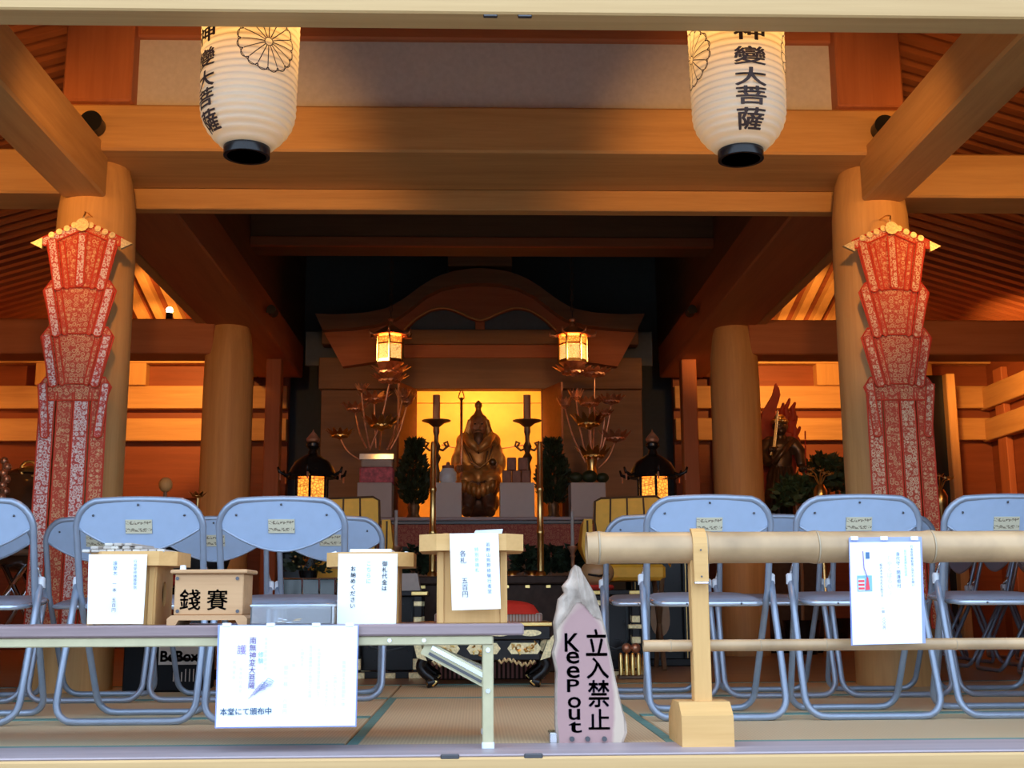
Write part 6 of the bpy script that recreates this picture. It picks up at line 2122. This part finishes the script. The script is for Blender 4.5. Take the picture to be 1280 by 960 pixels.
for k in range(7):
    MB().ball((-.05 - .012 * k + random.uniform(-.02, .02), -.11, .07 + .03 * k), .008, 8, 6).build('gold_bead', 'gold', t, smooth='all')
# plastic crate with lettering
Y = 6.0
x0, x1 = PX(153, 840, Y), PX(252, 840, Y)
cr_ = thing('plastic_crate', 'black plastic crate with a pale lettered band under the table line', 'crate', ((x0 + x1) / 2, Y + .15, 0))
h = .27
MB().cbox(x0, x1, Y, Y + .30, 0.0, h, .01).build('body', 'crate', cr_, True)
a, b_ = P(207, 831, Y), P(249, 806, Y)
plain('crate_band', (0.46, 0.40, 0.34), 0.5)
bz0, bz1 = P(207, 831, Y).z, P(207, 800, Y).z
bd = MB().cbox(P(198, 831, Y).x, x1 - .004, Y - .004, Y, bz0, bz1, .001).build('pale_band', 'crate_band', cr_, True)
q = P(225, 817, Y)
mb = text_mb('BeBox', .070, .0026)
mb.v = [(x * 1.0 + q.x, Y - .0055, z + P(227, 821, Y).z) for x, y, z in mb.v]
mb.build('lettering', 'ink', bd, True, fix=False)
zl = P(227, 823.5, Y).z
MB().box(P(209, 823, Y).x, x1 - .01, Y - .0055, Y - .004, zl - .008, zl + .006).build('dark_line', 'ink_brown', bd, True)
for k in range(6):
    px = 216 + 5 * k
    a, b_ = P(px, 852, Y), P(px + 2, 836 + (4 if k < 3 else 0), Y)
    MB().cbox(a.x, b_.x, Y - .003, Y + .002, a.z, b_.z, .001).build('slot', 'grey_card', cr_, True)

# ================================================================== flame-backed standing statue in the aisle
Y = 10.4
c = P(975, 640, Y)
k = Y / F * 1.03
fz = P(975, 650, Y).z
fs_ = thing('flame_statue', 'dark standing guardian statue with sword before a red flame halo', 'statue', (c.x, Y, fz))


def G(dx, y, dy=0.0):
    p = P(975, y, Y)
    return Vector((p.x + dx * k, Y + dy, p.z))


pd = thing('statue_pedestal', 'dark lacquer pedestal under the flame-backed statue', 'pedestal', (c.x, Y, 0))
MB().cbox(-.32, .32, -.35, .35, 0, .12, .01).build('base', 'lacquer', pd)
MB().cbox(-.26, .26, -.28, .28, .12, fz - .08, .01).build('body', 'dull_lacquer', pd)
MB().cbox(-.30, .30, -.33, .33, fz - .08, fz - .001, .01).build('top', 'lacquer', pd)
mb = MB()
for dx, y, dy, rx, ry, rz in ((0, 575, 0, 15, 11, 22), (0, 558, 0, 17, 10, 10), (-13, 553, 0, 8, 8, 8), (13, 553, 0, 8, 8, 8), (0, 598, 0, 17, 13, 16), (0, 545, 0, 7, 7, 8), (0, 620, 0, 19, 15, 22)):
    mb.ball(G(dx, y, dy), (rx * k, ry * k, rz * k), 16, 10)
mb.tube([G(-15, 553), G(-22, 568, -.02), G(-17, 582, -.10)], [.06, .055, .04], 10)
mb.tube([G(15, 553), G(24, 566, -.02), G(24, 584, -.06)], [.06, .055, .04], 10)
mb.tube([G(-7, 625, -.02), G(-9, 648, -.02)], [.09, .07], 10)
mb.tube([G(7, 625, -.02), G(9, 648, -.02)], [.09, .07], 10)
mb.lathe([(18 * k, 0), (21 * k, .0), (20 * k, .04), (15 * k, .3)], 14, (c.x, Y, fz + .02))
fuse(mb, .013, 4).build('robed_body', 'bronze', fs_, True, smooth='all')
mb = MB()
hc = G(-1, 534, -.03)
mb.ball(hc, (.062, .068, .085), 16, 12)
mb.ball(hc + Vector((0, -.06, -.005)), (.014, .018, .022), 10, 8)
for s in (-1, 1):
    mb.ball(hc + Vector((s * .026, -.05, .024)), (.022, .014, .009), 10, 6)
    mb.ball(hc + Vector((s * .028, -.044, -.02)), (.02, .02, .018), 10, 6)
    mb.ball(hc + Vector((s * .062, 0, 0)), (.01, .016, .026), 10, 6)
mb.ball(hc + Vector((0, -.05, -.05)), (.022, .014, .009), 10, 6)
fuse(mb, .007, 2).build('head', 'bronze', fs_, True, smooth='all')
mb = MB()
for j in range(14):
    a = j * 2 * PI / 14
    p = hc + Vector((.058 * math.cos(a), .058 * math.sin(a), .045))
    mb.ball(p, .020, 8, 6)
mb.ball(hc + Vector((0, 0, .07)), (.055, .055, .04), 12, 8)
mb.build('curled_hair', 'gold', fs_, True, smooth='all')
for s in (-1, 1):
    MB().ball(hc + Vector((s * .026, -.064, .008)), (.010, .005, .006), 8, 6).build('eye', 'gold', fs_, True, smooth='all')
for k2 in range(6):
    a = -14 + k2 * 5.6
    MB().tube([G(a * .7, 585, -.11), G(a, 615, -.14), G(a * 1.15, 645, -.14)], [.012, .016, .012], 6).build('robe_fold', 'bronze', fs_, True, smooth='all')
MB().tube([G(13, 552, -.08), G(0, 566, -.12), G(-12, 582, -.11)], .025, 8).build('sash', 'bronze', fs_, True, smooth='all')


def fist2(p, nm):
    mb_ = MB().ball(p, (.030, .034, .028), 12, 8)
    for j in range(4):
        q_ = p + Vector((-.022 + .015 * j, -.026, .010))
        mb_.tube([q_ + Vector((0, .016, .016)), q_ + Vector((0, -.014, .010)), q_ + Vector((0, -.012, -.018)), q_ + Vector((0, .008, -.022))], [.009, .009, .008, .006], 8)
    mb_.tube([p + Vector((.03, -.01, .014)), p + Vector((.022, -.032, .018)), p + Vector((.006, -.038, .012))], [.010, .009, .006], 8)
    return mb_.build(nm, 'bronze', fs_, True, smooth='all')


fist2(G(-16, 566, -.16), 'hand')
fist2(G(24, 588, -.08), 'hand')
sw = MB().add([G(-15.5, 562, -.19), G(-12, 562, -.19), G(-9, 522, -.21), G(-10.2, 517, -.21), G(-11.8, 522, -.21), G(-15.5, 562, -.175), G(-12, 562, -.175), G(-9, 522, -.195), G(-10.2, 517, -.195), G(-11.8, 522, -.195)],
              [(0, 1, 2, 3, 4), (9, 8, 7, 6, 5), (0, 5, 6, 1), (1, 6, 7, 2), (2, 7, 8, 3), (3, 8, 9, 4), (4, 9, 5, 0)]).build('sword_blade', 'pale_gold', fs_, True)
MB().tube([G(-15, 562, -.18), G(-17, 572, -.17)], .014, 8).build('sword_grip', 'gold', sw, True)
MB().tube([G(-18, 563, -.18), G(-9, 562, -.18)], .010, 8).build('sword_guard', 'gold', sw, True)
MB().tube([G(29, 540, -.06), G(29.5, 600, -.06)], .006, 6).build('rope_staff', 'red_cord', fs_, True)
# flames: carved tongues
fl = MB()
big = [(-18, 552), (-20, 530), (-17, 512), (-10, 500), (-4, 490), (-2, 482), (0, 475), (4, 482), (5.5, 490), (3, 500), (-1, 510), (0, 520), (8, 528), (14, 540), (14, 556)]
MB().prism([(G(x, y).x, G(x, y).z) for x, y in big], Y + .14, Y + .19).build('flame_tongue', 'flame_red', fs_, True)
body = [(-26, 560), (-27, 535), (-20, 520), (20, 520), (27, 535), (28, 560), (24, 600), (20, 640), (-20, 640), (-24, 600)]
MB().prism([(G(x, y).x, G(x, y).z) for x, y in body], Y + .15, Y + .20).build('flame_body', 'flame_red', fs_, True)
for x, y, lean, ln in ((8, 522, 2, 22), (14, 520, 4, 26), (19, 530, 5, 26), (24, 540, 3, 24), (27, 552, 4, 22), (22, 515, 3, 16), (-22, 525, -3, 22), (-26, 540, -2, 22), (-28, 556, -2, 18), (-24, 512, 0, 10)):
    t_ = smooth_path([G(x - 1, y + 8, .16), G(x + lean * .2, y - ln * .2, .16), G(x - lean * .6, y - ln * .45, .16), G(x + lean * .5, y - ln * .75, .16), G(x + lean, y - ln, .16)], 2)
    nn = len(t_)
    MB().tube(t_, [.034 * (1 - .85 * i / (nn - 1)) + .003 for i in range(nn)], 8).build('flame_tongue', 'flame_red', fs_, True, smooth='all')
# plants and gilt flowers beside the statue
for px, py, r_, w_ in ((1034, 602, .27, 'between the flame statue and the brocade pillar'), (995, 622, .18, 'at the foot of the flame statue')):
    Y2 = 10.9 if r_ > .2 else 9.8
    q = P(px, py, Y2)
    t = thing('leafy_plant', 'dark leafy plant ' + w_, 'plant', (q.x, Y2, 0), group='plants beside the flame statue')
    mb = MB()
    for j in range(int(2600 * r_)):
        a = random.uniform(0, 2 * PI)
        e = random.uniform(-.6, 1.4)
        rr = r_ * random.random() ** .4
        p = Vector((rr * math.cos(a) * math.cos(e), rr * math.sin(a) * math.cos(e) * .7, q.z + rr * math.sin(e) * .9))
        d = Vector((random.uniform(-1, 1), random.uniform(-1, 1), random.uniform(-.2, 1))).normalized() * .08
        s = d.cross(Vector((random.uniform(-1, 1), random.uniform(-1, 1), .4))).normalized() * .022
        mb.add([p, p + d * .5 + s, p + d, p + d * .5 - s], [(0, 1, 2, 3)])
    tag(mb.build('leaves', 'leaf_green', t, fix=False), kind='stuff')
    MB().tube([(0, 0, .1), (.02, 0, q.z * .5), (0, 0, q.z)], .014, 6).build('trunk', 'dark_wood_Z', t)
    MB().lathe([(.11, 0), (.15, .25), (.16, .27), (.13, .27)], 20).build('pot', 'lacquer', t, smooth=True)
for px, py, w_ in ((1025, 606, 'before the leafy plant'), (1175, 612, 'beside the dark doorway')):
    q = P(px, py, 9.4)
    t = thing('gilt_vase', 'small gilt vase with metal flowers ' + w_, 'vase', (q.x, 9.4, 0), group='gilt vases in the aisle')
    MB().lathe([(.06, 0), (.03, .05), (.02, q.z - .20), (.05, q.z - .12), (.055, q.z - .05), (.03, q.z)], 16).build('body', 'brass', t, smooth=True)
    for j in range(5):
        a = j * 2 * PI / 5
        cc = Vector((.09 * math.cos(a), .06 * math.sin(a), q.z + .08 + .03 * (j % 2)))
        sm = MB().tube([(0, 0, q.z - .02), cc * .5 + Vector((0, 0, q.z * .5 + .03)), cc], .005, 5).build('stem', 'gold', t)
        lotus(MB(), cc, .04, .8, 6).build('flower', 'gold', sm, fix=False)
